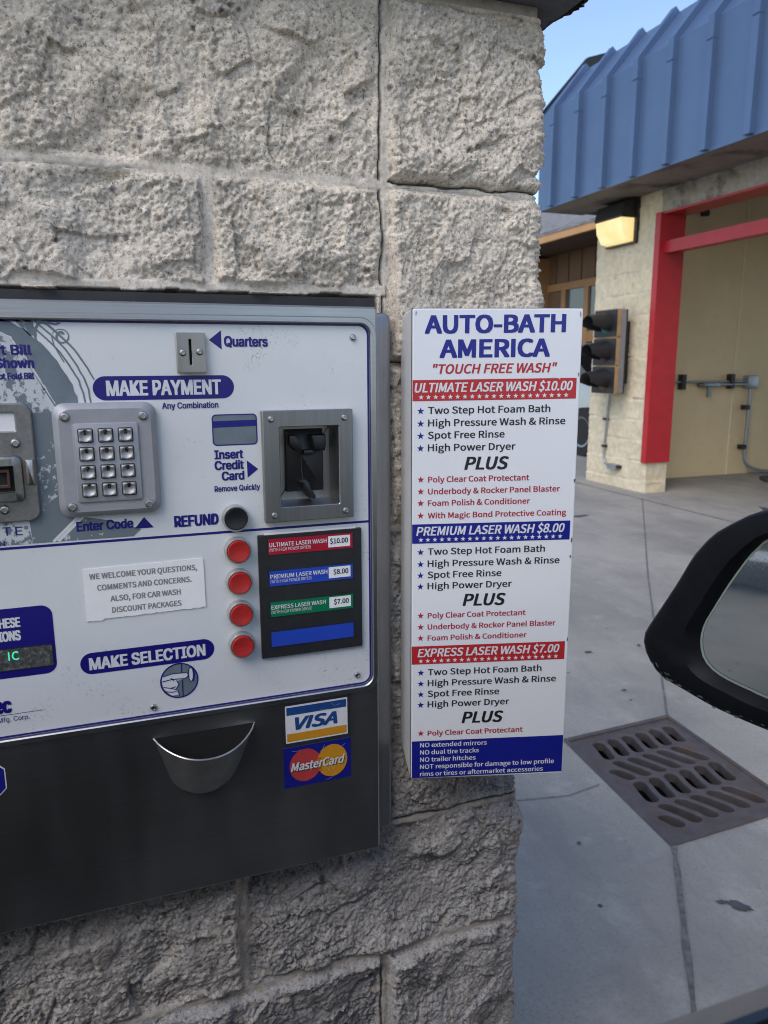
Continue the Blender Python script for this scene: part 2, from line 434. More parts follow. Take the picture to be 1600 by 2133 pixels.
def text(mb, body, x0, x1, z, h, y, fnt=SANS, bold=0.0, shear=0.0, space=1.0, slope=0.0, wscale=None):
    """bold: stroke thickening as a share of the letter height, by overlaid copies of the glyphs."""
    key = fnt.name if fnt else ''
    if key not in _cap:
        V, _ = glyphs('H', fnt, 0, 0); _cap[key] = (V[:, 1].min(), V[:, 1].max())
    c0, c1 = _cap[key]
    V, F = glyphs(body, fnt, 0, shear, space)
    jit = 0
    if fnt is HELV and fnt is not None:
        V = np.concatenate([V[f] for f in F]); n_ = [len(f) for f in F]; o_ = np.cumsum([0]+n_)
        F = [list(range(o_[i], o_[i+1])) for i in range(len(n_))]; jit = np.repeat(np.arange(len(n_)) % 37, n_)*8e-7
    b_, bv = bold*h, bold*h*.6
    sy = (h-2*bv)/(c1-c0)
    a, e = V[:, 0].min(), V[:, 0].max()
    if x0 is None: sx = sy*wscale; x0 = x1-(e-a)*sx-2*b_
    elif x1 is None: sx = sy*wscale
    else: sx = (x1-x0-2*b_)/(e-a)
    X = x0+b_+(V[:, 0]-a)*sx; Z = z+bv+(V[:, 1]-c0)*sy+slope*(X-x0)
    for k, (dx, dz) in enumerate(((-1, -1), (1, -1), (-1, 1), (1, 1), (0, 0)) if bold > 0 else ((0, 0),)):
        if callable(y): mb.add([(p+dx*b_, y(p, q)-k*3e-5, q+dz*bv) for p, q in zip(X, Z)], F)
        else: mb.add([(p+dx*b_, y-k*3e-5-j_, q+dz*bv) for p, q, j_ in zip(X, Z, jit+0*X)], F)
def star(mb, cx, cz, r, y):
    mb.flat([(cx+(r if k % 2 == 0 else r*.40)*math.sin(math.pi*k/5), cz+(r if k % 2 == 0 else r*.40)*math.cos(math.pi*k/5)) for k in range(10)], y)
def strip2d(mb, pts, w_, y):                        # printed line of width w_ along pts (x,z)
    P = [Vector(p) for p in pts]; A = []; B = []
    for i, p in enumerate(P):
        t = (P[min(i+1, len(P)-1)]-P[max(i-1, 0)]).normalized(); n = Vector((-t.y, t.x))
        ww = w_[i] if isinstance(w_, (list, tuple)) else w_
        A.append(p+n*ww/2); B.append(p-n*ww/2)
    vs = [(p.x, y, p.y) for p in A]+[(p.x, y, p.y) for p in B]; k = len(P)
    mb.add(vs, [(i, i+1, k+i+1, k+i) for i in range(k-1)])

# ---- numpy noise
def _h(i, j, k, s):
    n = (i.astype(np.int64)*374761393+j.astype(np.int64)*668265263+k.astype(np.int64)*2147483647+s*1274126177) & 0xffffffff
    n = ((n ^ (n >> 13))*1274126177) & 0xffffffff
    n = ((n ^ (n >> 16))*2246822519) & 0xffffffff
    return ((n ^ (n >> 15)) & 0xffff)/32767.5-1
def vnoise(x, y, z, s=0):
    xi, yi, zi = np.floor(x), np.floor(y), np.floor(z)
    fx, fy, fz = x-xi, y-yi, z-zi
    fx, fy, fz = [t*t*t*(t*(t*6-15)+10) for t in (fx, fy, fz)]
    r = 0
    for a in (0, 1):
        for b_ in (0, 1):
            for c_ in (0, 1):
                r = r+_h(xi+a, yi+b_, zi+c_, s)*(fx if a else 1-fx)*(fy if b_ else 1-fy)*(fz if c_ else 1-fz)
    return r
def fbm(x, y, z, f, o, s=0, g=.5):
    r = 0; a = 1
    for k in range(o):
        r = r+a*vnoise(x*f, y*f, z*f, s+k*17); f *= 2.03; a *= g
    return r
def facets(u, v, size, s):
    """chipped facets: every cell of a jittered grid gets its own height and tilt"""
    u, v = u/size, v/size; ui, vi = np.floor(u), np.floor(v); best = np.full(u.shape, 9.0); out = np.zeros_like(u); z = np.zeros_like(u)
    for i in (-1, 0, 1):
        for j in (-1, 0, 1):
            a, b_ = ui+i, vi+j
            du = u-(a+.5+.42*_h(a, b_, z, s)); dv = v-(b_+.5+.42*_h(a, b_, z, s+1))
            q = du*du+dv*dv; k = q < best
            best = np.where(k, q, best)
            out = np.where(k, .55*_h(a, b_, z, s+2)+du*.8*_h(a, b_, z, s+3)+dv*(.8*_h(a, b_, z, s+4)), out)
    return out
sstep = lambda a, b_, x: (lambda t: t*t*(3-2*t))(np.clip((x-a)/(b_-a), 0, 1))

def stone_sheet(name, prof, zs, blocks, m, parent, amp=1.0, mort=.0038, opening=None, seed=3, crack=True, fine=True, tone=None, bulge=None):
    """prof: (s, x, y, nx, ny) samples along the wall; blocks: (s0, s1, z0, z1) rectangles of stone, mortar between them."""
    P = np.array(prof); S, Z = np.meshgrid(P[:, 0], zs)
    X, Y = np.meshgrid(P[:, 1], zs)[0], np.meshgrid(P[:, 2], zs)[0]
    NX, NY = np.meshgrid(P[:, 3], zs)[0], np.meshgrid(P[:, 4], zs)[0]
    jz = .0022*amp*fbm(X, Y, Z, 34/amp, 4, seed+90)
    E = np.zeros_like(S); RB = np.zeros_like(S); TX = np.zeros_like(S); TZ = np.zeros_like(S); TN = np.ones_like(S); CK = np.zeros_like(S)
    rng = np.random.RandomState(seed)
    for (s0, s1, z0, z1) in blocks:
        q = rng.rand(4)
        inside = (S >= s0) & (S < s1) & (Z >= z0) & (Z < z1)
        sd = np.argmin(np.stack([S-s0, s1-S, Z-z0, z1-Z]), 0); fl = np.array([.15, .9, 1.0, .25])[sd]*(rng.rand(4) > .25)[sd]
        CK = np.where(inside, fl, CK)
        e = np.minimum(np.minimum(S-s0, s1-S), np.minimum(Z-z0, z1-Z))
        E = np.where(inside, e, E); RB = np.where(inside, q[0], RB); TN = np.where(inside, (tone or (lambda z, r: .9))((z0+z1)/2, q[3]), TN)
        TX = np.where(inside, (q[1]-.5)*.08*(S-(s0+s1)/2), TX); TZ = np.where(inside, (q[2]-.5)*.12*(Z-(z0+z1)/2), TZ)
    E = E+jz
    mm = 1-sstep(mort*.75, mort*1.2, E)
    rp = sstep(mort*.8, mort*1.0+.0085*amp, E)
    wx = .010*amp*fbm(X, Y, Z, 24/amp, 3, seed+7)
    a = fbm(X+wx, Y, Z+wx*1.4, 13/amp, 3, seed+1)
    UU, WW = S+wx*.8, Z+wx
    d = rp*(.001+.0075*RB+TX+TZ+.0085*a)
    if fine:
        rough_ = sstep(-.5, .5, fbm(X+2, Y, Z, 17, 3, seed+44))
        d = d+rp*(.0052*facets(UU, WW, .042, seed+2)+(.0006+.0017*rough_)*facets(UU+.4*wx, WW*1.15, .0145, seed+3)+(.0005+.0009*rough_)*facets(UU, WW, .0056, seed+6)+(.0012+.0010*rough_)*fbm(X, Y, Z, 210, 3, seed+4, .75))
    else:
        d = .55*(d+rp*.003*facets(UU, WW, .05*amp, seed+2))
    if bulge: d = d+rp*bulge(X, Z)
    d = d*amp+(1-rp)*((.002 if fine else .0)+.0008*fbm(X, Y, Z, 110, 3, seed+5))
    ck = np.zeros_like(S)
    if crack:
        g = fbm(X, Y, Z, 6, 2, seed+11)
        side = np.exp(-((E-mort*.95)/.0012)**2)*sstep(-.25, .0, g)
        ck = np.clip(side*1.3*CK, 0, 1)
        d = d-.004*ck
    if opening:
        s0, s1, z0, z1, depth = opening
        ins = (S < s1) & (S > s0) & (Z > z0) & (Z < z1+.0018*fbm(X, Y, Z*0, 30, 2, seed+31))
        lip = (S < s1+.012) & (Z > z1) & (Z < z1+.010+.004*fbm(X, Y, Z, 40, 2, 77)) & (S > s0)
        d = np.where(lip, .004+.0006*a, d); mm = np.where(lip, 1.0, mm); ck = np.where(lip, 0, ck)
        d = np.where(ins, -depth, d)
    V = np.stack([X+NX*d, Y+NY*d, Z], -1).reshape(-1, 3)
    nr, nc = S.shape
    I = np.arange(nr*nc).reshape(nr, nc)
    Q = np.stack([I[:-1, :-1], I[:-1, 1:], I[1:, 1:], I[1:, :-1]], -1).reshape(-1, 4)
    me = bpy.data.meshes.new(name)
    me.vertices.add(len(V)); me.vertices.foreach_set('co', V.astype(np.float32).ravel())
    me.loops.add(Q.size); me.loops.foreach_set('vertex_index', Q.astype(np.int32).ravel())
    me.polygons.add(len(Q)); me.polygons.foreach_set('loop_start', np.arange(0, Q.size, 4, dtype=np.int32))
    me.update(calc_edges=True)
    ca = me.color_attributes.new('mask', 'FLOAT_COLOR', 'POINT')
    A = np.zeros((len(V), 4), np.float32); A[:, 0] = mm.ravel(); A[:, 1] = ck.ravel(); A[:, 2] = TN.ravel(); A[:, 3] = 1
    ca.data.foreach_set('color', A.ravel())
    me.polygons.foreach_set('use_smooth', [True]*len(me.polygons))
    return link_mesh(name, me, MT[m], parent)

# ================================================================== GROUND
def q4(pts):
    L_, T_, B_, R_ = pts
    return lambda a, b_: tuple(Vector(L_)*(1-a)*(1-b_)+Vector(T_)*a*(1-b_)+Vector(B_)*(1-a)*b_+Vector(R_)*a*b_)
GR = q4(((1.36, 1.98), (1.79, 2.003), (1.313, 1.4215), (1.752, 1.44)))
g = MB()
inner = [GR(0, 0), GR(1, 0), GR(1, 1), GR(0, 1)]
far = [(-300, 300), (300, 300), (300, -300), (-300, -300)]
mid = [(-6, 12), (16, 12), (16, -8), (-6, -8)]
g.add([(x, y, 0) for x, y in inner+mid+far], [(i, (i+1) % 4, 4+(i+1) % 4, 4+i) for i in range(4)]+[(4+i, 4+(i+1) % 4, 8+(i+1) % 4, 8+i) for i in range(4)])
tag(g.build('pavement', 'pavement'), kind='structure')

def joint(pts, w0, seed):
    rs = random.Random(seed); A = []; B = []; P = []
    for i in range(len(pts)-1):
        a, b_ = Vector(pts[i]), Vector(pts[i+1]); n_ = max(2, int((b_-a).length/.05))
        for k in range(n_+(i == len(pts)-2)): P.append(a.lerp(b_, k/n_))
    for i, p in enumerate(P):
        t = (P[min(i+1, len(P)-1)]-P[max(0, i-1)]).normalized(); n = Vector((-t.y, t.x))
        A.append(p+n*(w0/2+rs.uniform(-.15, .25)*w0)); B.append(p-n*(w0/2+rs.uniform(-.15, .25)*w0))
    k = len(P); mb = MB()
    mb.add([(p.x, p.y, .004) for p in A+B], [(i, i+1, k+i+1, k+i) for i in range(k-1)])
    tag(mb.build('pavement_joint', 'joint'), kind='structure')
joint([(1.802, 2.02), (2.9, 3.49), (4.60, 5.69)], .007, 1)
joint([(1.308, 1.405), (1.0, .99), (.3, .06)], .012, 2)
joint([(1.345, 1.985), (.0, 1.93)], .005, 3)
joint([(1.775, 1.43), (4.9, 1.43)], .008, 4)
joint([(4.58, 6.9), (4.58, -4.0)], .009, 5)
# cracked corner line and worn strip beside the drain
joint([(1.30, 1.72), (1.18, 1.70), (1.02, 1.73), (.8, 1.715)], .003, 6)
# oil and gum stains on the slab
rs = random.Random(4)
for sx, sy, ra, rb, th in ((1.297, 1.171, .030, .013, -.75), (1.268, 1.196, .012, .006, -.4), (1.89, 2.63, .018, .011, 0), (1.79, 2.25, .010, .007, 0), (2.15, 2.62, .016, .008, 1), (1.08, 1.50, .007, .005, 0), (1.62, 1.31, .009, .006, 0), (2.6, 4.1, .06, .02, .4), (3.6, 5.2, .08, .03, .2), (5.2, 4.75, .22, .05, 1.2)):
    P = []
    for k in range(22):
        a = 2*math.pi*k/22; q_ = 1+.3*rs.uniform(-1, 1); u, v_ = ra*q_*math.cos(a), rb*q_*math.sin(a)
        P.append((sx+u*math.cos(th)-v_*math.sin(th), sy+u*math.sin(th)+v_*math.cos(th)))
    mb = MB(); mb.add([(x, y, .004) for x, y in P], [list(range(22))])
    tag(mb.build('pavement_stain', 'stain'), kind='structure')
# behind the car: grass verge and light kerb
mb = MB(); mb.add([(-60, -.5, .05), (-2.3, -.5, .05), (-4.3, 8, .05), (-60, 8, .05)], [(0, 1, 2, 3)])
tag(mb.build('grass_verge', 'grass'), kind='structure')
mb = MB(); mb.rings([[(-2.32, -.5, z), (-2.17, -.5, z), (-4.17, 8, z), (-4.32, 8, z)] for z in (-.02, .12)]); tag(mb.build('kerb', 'kerb'), kind='structure')

# drain grate with wavy slots, over a dark pit
dr = thing('drain_grate', (1.55, 1.7, 0), 'rusty square iron drain grate with wavy slots sunk in the concrete', 'drain grate')
LA, LB = .435, .562
wv = lambda b_: .28*(b_-.5)-.034*math.sin(2*math.pi*(b_-.17)/.42)
def slot_loop(a0, b0, b1, hw):
    n_ = 18; Lp = []; Rp = []
    for i in range(n_+1):
        t = -1+2*i/n_; t = math.sin(t*math.pi/2); b_ = (b0+b1)/2+t*(b1-b0)/2
        end = min(1, (1-abs(t))*(b1-b0)/2*LB/hw); h = hw*math.sqrt(max(0, 1-(1-end)**2.6))
        c_ = a0+wv(b_); Lp.append((c_-h/LA, b_)); Rp.append((c_+h/LA, b_))
    return Lp[1:-1]+[Lp[-1]]+Rp[1:-1][::-1]+[Lp[0]]
slots = []
for r_ in range(4):
    b0, b1 = .070+.2185*r_, .070+.2185*(r_+1)-.022
    for k in range(-3, 9):
        a0 = .5+(k-2.5)*.137
        bs = [b0+(b1-b0)*i/20 for i in range(21) if .105 < a0+wv(b0+(b1-b0)*i/20) < .90]
        if len(bs) > 8: slots.append((a0, bs[0], bs[-1]))
bm = bmesh.new(); ed_ = []
def loop_edges(P, z):
    vs = [bm.verts.new((*GR(*p), z)) for p in P]
    return vs, [bm.edges.new((vs[i], vs[(i+1) % len(vs)])) for i in range(len(vs))]
ov, oe = loop_edges([(.004+.992*i/12, .004) for i in range(12)]+[(.996, .004+.992*i/12) for i in range(12)]+[(.996-.992*i/12, .996) for i in range(12)]+[(.004, .996-.992*i/12) for i in range(12)], -.0006)
ed_ += oe; wl_ = []
for a0, b0, b1 in slots:
    v1, e1 = loop_edges(slot_loop(a0, b0-.004, b1+.004, .0238), -.0006); ed_ += e1; wl_.append((v1, a0, b0, b1))
bmesh.ops.triangle_fill(bm, use_beauty=True, edges=ed_)
for v1, a0, b0, b1 in wl_:
    prev = v1
    for hw, z, g in ((.0222, -.0022, .001), (.0214, -.006, 0), (.0208, -.032, 0)):
        v2, e2 = loop_edges(slot_loop(a0, b0-g, b1+g, hw), z)
        for i in range(len(v1)):
            j = (i+1) % len(v1); bm.faces.new((prev[i], prev[j], v2[j], v2[i]))
        prev = v2
bmesh.ops.recalc_face_normals(bm, faces=bm.faces[:])
me = bpy.data.meshes.new('slotted_plate'); bm.to_mesh(me); bm.free()
link_mesh('slotted_plate', me, MT['iron'], dr)
mb = MB(); c4 = [GR(-.03, -.03), GR(1.03, -.03), GR(1.03, 1.03), GR(-.03, 1.03)]; i4 = [GR(.004, .004), GR(.996, .004), GR(.996, .996), GR(.004, .996)]
mb.rings([[(*p, .004) for p in c4], [(*p, .005) for p in i4], [(*p, -.05) for p in i4]], False, False)
mb.build('rim', 'iron', dr)
mb = MB(); p4 = [GR(0, 0), GR(1, 0), GR(1, 1), GR(0, 1)]
mb.rings([[(*p, -.002) for p in p4], [(*p, -.5) for p in p4]], False, True); mb.build('pit', 'pit', dr)

# ================================================================== BLOCK WALL
YW = .845
zj = [.069, .263, .457, .651, .845, 1.052, 1.25, 1.447, 1.641]
wall = thing('block_wall', (.1, YW+.15, 0), 'rough tan split-face concrete block wall holding the payment machine', 'wall')
prof = []
for x in np.concatenate([np.arange(-1.3, -.26, .0045), np.arange(-.26, .490, .00165)]): prof.append((x, x, YW, 0, -1))
for k in range(1, 9):
    a = rad(90*k/9); prof.append((.49+.0157*k/9, .49+.01*math.sin(a), YW+.01-.01*math.cos(a), math.sin(a), -math.cos(a)))
for y in np.concatenate([np.arange(.0, .06, .0025), np.arange(.06, .36, .012)]): prof.append((.5057+y, .50, YW+.01+y, 1, 0))
zs = np.concatenate([np.arange(-.02, .28, .012), np.arange(.28, 1.6415, .00165)])
W2 = .9
blocks = []
def course(z0, z1, js):
    js = [-1.4]+js+[W2]
    for a, b_ in zip(js[:-1], js[1:]): blocks.append((a, b_, z0, z1))
course(-.13, .069, [-.67, -.28, .11])
course(.069, .263, [-.48, -.09, .30])
course(.263, .457, [-.87, -.48, -.09, .298])
course(.457, .651, [-.67, -.28, .11])
course(.651, .845, [-.48, -.09, .302])
course(.845, 1.052, [-.67, -.28, .302])
course(1.052, 1.25, [-.48, -.09, .302])
course(1.25, 1.447, [-.67, -.28, .107, .302])
course(1.447, 1.641, [-.87, -.48, -.09, .302])
course(1.641, 1.9, [])
stone_sheet('masonry', prof, zs, blocks, 'stone', wall, opening=(-.43, .292, .67, 1.3265, .05), seed=5, bulge=lambda X, Z: .015*np.exp(-((Z-.602)/.045)**2)*sstep(.38, .49, X)-.006*np.exp(-((Z-.40)/.05)**2)*sstep(.42, .49, X), tone=lambda z, r: (.88+.22*(r-.5) if z > 1.0 else .30+.3*(r-.5)))  # lower courses tinted darker and cooler: shade painted into the block colour
mb = MB(); mb.box((-1.28, YW+.06, 0), (.49, YW+.34, 1.63)); mb.build('core', 'dark', wall)
# cap slab, split face edges
cp = []
XC, YF = .532, YW-.045
for x in np.concatenate([np.arange(-1.32, .2, .02), np.arange(.2, XC-.012, .003)]): cp.append((x, x, YF, 0, -1))
for k in range(1, 7):
    a = rad(90*k/7); cp.append((XC-.012+.0188*k/7, XC-.012+.012*math.sin(a), YF+.012-.012*math.cos(a), math.sin(a), -math.cos(a)))
for y in np.arange(0, .45, .004): cp.append((XC+.007+y, XC, YF+.012+y, 1, 0))
stone_sheet('cap_slab', cp, np.arange(1.652, 1.755, .003), [(-2, 3, 1.5, 1.9)], 'cap', wall, seed=21, crack=False)
mb = MB(); mb.box((-1.32, YF+.001, 1.653), (XC-.001, YW+.42, 1.752)); mb.build('cap_underside', 'cap', wall)
mb = MB(); mb.box((-1.3, YW-.001, 1.6395), (.492, YW+.34, 1.6525)); mb.build('mortar_bed', 'mortar', wall)

# ================================================================== PAYMENT MACHINE
mc = thing('payment_machine', (0.0, .83, .65), 'wall mounted car wash payment machine with white panel, keypad and red buttons', 'payment machine')
UL = -.40
# back box and door frame
mb = MB(); mb.prism(rrect(UL-.03, .3028, .660, 1.3068, .008), .88, .822, .004); mb.build('wall_box', 'steel_v', mc, True)
mb = MB(); mb.box((-.425, .838, 1.3072), (.288, .893, 1.3235)); mb.build('gap_shade', 'gapshade', mc)  # black strip added to keep the gap above the machine dark
PA = rrect(-.392, .2695, .8735, 1.2935, .013, 6)
body = rrect(UL, .2771, .652, 1.311, .004, 6)
mb = MB(); mb.ring(body, PA, .797, .8235, .002)
mb.build('door_frame', 'steel', mc, True)
mb = MB(); mb.ring(inset(PA, -.0065), inset(PA, .0005), .7945, .800, .0012); mb.build('panel_lip', 'steel', mc, True)
OB = rrect(.1640, .2296, 1.0975, 1.1844, .0015, 6)
mb = MB(); mb.ring(PA, inset(OB, -.002), .8005, .81); pn = mb.build('front_panel', 'panel', mc)
# printed graphics on the panel
y1, y2, y3 = .80025, .80005, .79985
nv = MB()
O_ = inset(PA, .0008); I_ = inset(PA, .0030)
nv.ring(O_, I_, y1, y1)
nv.add([(-.39, y1, 1.0722), (.267, y1, 1.0712), (.267, y1, 1.0738), (-.39, y1, 1.0748)], [(0, 1, 2, 3)])
# left engraved-style graphic (a plain oval band, scrolls and mottling)
sp = MB(); gp = MB(); wp = MB()
outer = [(-.0955, 1.2925), (-.0898, 1.2922), (-.075, 1.284), (-.0616, 1.2708), (-.052, 1.2596), (-.0426, 1.2436), (-.037, 1.2321), (-.0336, 1.2204), (-.032, 1.205)]
innr = [(-.12, 1.288), (-.0956, 1.2816), (-.0871, 1.2773), (-.0826, 1.2685), (-.0753, 1.2574), (-.070, 1.2461), (-.0645, 1.237), (-.0591, 1.2255), (-.0536, 1.2139), (-.050, 1.205)]
rs = random.Random(9)
def wob(P, k=3, a=.0007):
    out = []
    for p, q_ in zip(P[:-1], P[1:]):
        for i in range(k): out.append((p[0]+(q_[0]-p[0])*i/k+rs.uniform(-a, a), p[1]+(q_[1]-p[1])*i/k+rs.uniform(-a, a)))
    return out+[P[-1]]
gp.flat(wob(outer)+[(-.050, 1.2055)]+wob(innr[::-1])+[(-.17, 1.2925)], y1)
sp.flat([(-.17, 1.2800)]+[(x-.0006, z-.001) for x, z in innr[1:]]+[(-.05, 1.205), (-.17, 1.205)], y1)
spd = MB(); spd.flat([(-.085, 1.2049), (-.032, 1.2049), (-.045, 1.10), (-.06, 1.0762), (-.085, 1.0762), (-.088, 1.12)], y1)
sp3 = MB(); sp3.flat([(-.17, 1.0762), (-.0852, 1.0762), (-.088, 1.10), (-.17, 1.10)], y1); sp3.build('mottled_graphic', 'speckle', pn)
spd.flat([(-.0595, 1.0762), (.010, 1.0758), (.018, 1.083), (-.01, 1.094), (-.043, 1.101)], y1)
for off in (.0062, .0112):
    strip2d(gp, wob([(x+off, z+off*.55) for x, z in outer[1:]], 2, .0003), .0016, .8002-1*1e-5)
strip2d(gp, wob([(x+.0205, z+.004) for x, z in outer[1:-2]], 2, .0004), [.0024-.0001*k for k in range(11)], .8002-2*1e-5)
# scrolls
for cx, cz, r, turns in ((-.043, 1.277, .0085, 1.35),):
    strip2d(gp, [(cx+r*(1-.72*t/turns)*math.cos(2.8-2*math.pi*t), cz+r*(1-.5*t/turns)*math.sin(2.8-2*math.pi*t)*.9) for t in [turns*k/26 for k in range(27)]], [.0006+.0022*k/26 for k in range(27)], .8002-3*1e-5)
strip2d(gp, [(-.0515, 1.2775), (-.0505, 1.270), (-.047, 1.262), (-.0425, 1.253)], .0011, .8002-4*1e-5)
strip2d(gp, wob([(-.066, 1.2765), (-.0655, 1.283), (-.062, 1.289), (-.056, 1.2905), (-.047, 1.2885), (-.043, 1.2905)], 2, .0003), .0022, .8002-5*1e-5)
strip2d(gp, wob([(-.0665, 1.2785), (-.0635, 1.2675), (-.056, 1.2565)], 2, .0003), .0016, .8002-6*1e-5)
sp2 = MB(); sp2.flat([(-.083, 1.2922), (-.0665, 1.2922), (-.067, 1.2785), (-.0705, 1.2775)], y1)
for x0 in (-.0545, -.050): strip2d(wp, [(x0-.012, 1.0765), (x0+.014, 1.101)], .0028, .80012)
sp.build('mottled_graphic', 'speckle', pn); spd.build('dense_graphic', 'speckle_dense', pn); gp.build('band_graphic', 'greyprint', pn); sp2.build('leaf_graphic', 'speckle_dense', pn)

nv.build('border_line', 'navy', pn)
def item(name, m, fn):
    q = MB(); fn(q); return q.build(name, m, pn)
def T(m, s, x0, x1, z, h, y=y2, bold=.055, **k): item('lettering', m, lambda q: text(q, s, x0, x1, z, h, y, HELV, bold, **k))
def shape(name, m, P, y=y1): item(name, m, lambda q: q.flat(P, y))
NV, WP = 'navy', 'whiteprint'
strips = wp; strips.build('band_gap', WP, pn)
T(NV, 'Insert Bill', -.1285, -.0701, 1.2600, .0094, bold=.06)
T(NV, 'As Shown', -.1185, -.0690, 1.2476, .0096, bold=.06)
T(NV, 'Do Not Fold Bill', -.1150, -.0699, 1.2371, .0062, bold=.06)
T(NV, 'T', -.1110, -.1038, 1.0860, .0086, bold=.012); T(NV, 'E', -.0999, -.0935, 1.0857, .0086, bold=.012)
T(NV, '\u00ae', -.0922, -.0884, 1.0900, .0046, bold=0)
T(NV, 'N', -.1150, -.1103, 1.0760, .0050, bold=.012)
T(NV, 'ec', None, -.1198, .9016, .0170, bold=.06, wscale=.62)
shape('rule_line', NV, [(-.18, .8989), (-.0919, .8991), (-.0919, .8996), (-.18, .8996)])
T(NV, 'Mfg. Corp.', None, -.1044, .8919, .0052, bold=0, wscale=.85)
shape('display_surround', NV, rrect(-.30, -.0738, .9385, 1.0118, .011, 8))
T(WP, 'FOLLOW THESE', None, -.1040, .9917, .0103, bold=.055, wscale=.57)
T(WP, 'INSTRUCTIONS', None, -.1047, .9778, .0106, bold=.055, wscale=.57)
shape('arrow', NV, [(.0961, 1.2749), (.1087, 1.2846), (.1087, 1.2653)])
T(NV, 'Quarters', .1113, .1568, 1.2683, .0106)
shape('banner', NV, rrect(-.0185, .1196, 1.2155, 1.2393, .02, 10))
T(WP, 'MAKE PAYMENT', -.0060, .1062, 1.2198, .0152, bold=.05)
T(NV, 'Any Combination', .0461, .1026, 1.2060, .0063, bold=.035)
item('card_symbol', NV, lambda q: (q.ring(rrect(.0950, .1424, 1.1660, 1.1990, .0045), rrect(.0963, .1411, 1.1673, 1.1977, .0035), y1, y1), q.flat([(.0955, 1.1852), (.1419, 1.1860), (.1419, 1.1925), (.0955, 1.1920)], y2)))
shape('card_symbol_fill', 'greyprint', rrect(.0955, .1419, 1.1665, 1.1985, .004), .8003)
T(NV, 'Insert', .0960, .1263, 1.1520, .0096); T(NV, 'Credit', .0957, .1265, 1.1405, .0096); T(NV, 'Card', .1026, .1266, 1.1289, .0096)
shape('arrow', NV, [(.1299, 1.1494), (.1301, 1.1307), (.1418, 1.1395)])
T(NV, 'Remove Quickly', .0945, .1430, 1.1172, .0062, bold=.035)
T(NV, 'REFUND', .0512, .0972, 1.0820, .0122, bold=.06)
T(NV, 'Enter Code', -.0441, .0105, 1.0850, .0100)
shape('arrow', NV, [(.0116, 1.0838), (.0306, 1.0836), (.0214, 1.0954)])
shape('banner', NV, rrect(-.0518, .0858, .9312, .9548, .02, 10))
T(WP, 'MAKE SELECTION', -.0432, .0762, .9358, .0134, bold=.055)
# round hand-pressing-button symbol
nv, wp = MB(), MB()
cx, cz, r = .0467, .9108, .0203
nv.ring(circle(cx, cz, r, 40), circle(cx, cz, r-.0014, 40), y2, y2)
g2 = MB(); g2.flat(circle(cx, cz, r-.0006, 40), .80035); g2.build('press_symbol', 'greyprint', pn)
wp.flat([(cx-.0186, cz+.0010), (cx-.0175, cz+.0065), (cx-.006, cz+.0085), (cx+.0085, cz+.0075), (cx+.0095, cz+.0045), (cx+.006, cz+.0015), (cx-.003, cz-.0005), (cx-.001, cz-.004), (cx-.0035, cz-.0095), (cx-.008, cz-.008), (cx-.003, cz-.0115), (cx-.0015, cz-.0165), (cx-.0085, cz-.0165), (cx-.0135, cz-.012), (cx-.017, cz-.007)], .80022)
wp.flat(circle(cx+.0125, cz+.0055, .0022, 18, .0078), .80022)
for P in ([(cx-.0185, cz+.001), (cx-.008, cz+.0025), (cx+.006, cz+.0015), (cx+.0098, cz+.0045), (cx+.0085, cz+.0080), (cx-.006, cz+.009), (cx-.017, cz+.0068)], [(cx-.003, cz+.001), (cx-.001, cz-.0045), (cx-.0045, cz-.0098), (cx-.010, cz-.0075), (cx-.017, cz-.0055)], [(cx-.016, cz-.0105), (cx-.008, cz-.0125), (cx-.002, cz-.0115), (cx-.001, cz-.0175)], [(cx-.0085, cz+.004), (cx-.006, cz+.0005)], [(cx+.0030, cz+.0008), (cx+.0030, cz-.0195)], [(cx+.0030, cz+.0088), (cx+.0030, cz+.0195)], [(cx-.009, cz-.0075), (cx-.004, cz-.0065)]):
    strip2d(nv, P, .0009, y3)
nv.ring(circle(cx+.0125, cz+.0055, .0030, 24, .0086), circle(cx+.0125, cz+.0055, .0021, 24, .0077), y3, y3)
strip2d(nv, [(cx+.0150, cz+.013), (cx+.0165, cz+.0055), (cx+.0150, cz-.003)], .0009, y3)
nv.build('press_symbol_line', 'navy', pn); wp.build('press_symbol_hand', 'whiteprint', pn)
# display window with green characters
mb = MB(); mb.ring(rrect(-.25, -.0762, .9462, .9702, .0006), rrect(-.2495, -.0772, .9472, .9694, .0004), .7998, .803); mb.build('display_frame', 'ink', mc)
mb = MB(); mb.flat(rrect(-.2495, -.0767, .9466, .9698, .0004), .8001); dp = mb.build('display', 'lcd', mc)
mb = MB(); text(mb, '1C', -.1180, -.1085, .9572, .0092, .7999, None, .02); mb.build('display_digit', 'segment', dp)
for x, z in ((.2503, 1.2784), (.2506, .8872), (.0179, .8842), (-.215, .8842), (-.379, 1.2784)):
    mb = MB(); mb.screw(x, z, .8, .0036, .0024); mb.build('screw', 'screw', mc, True)

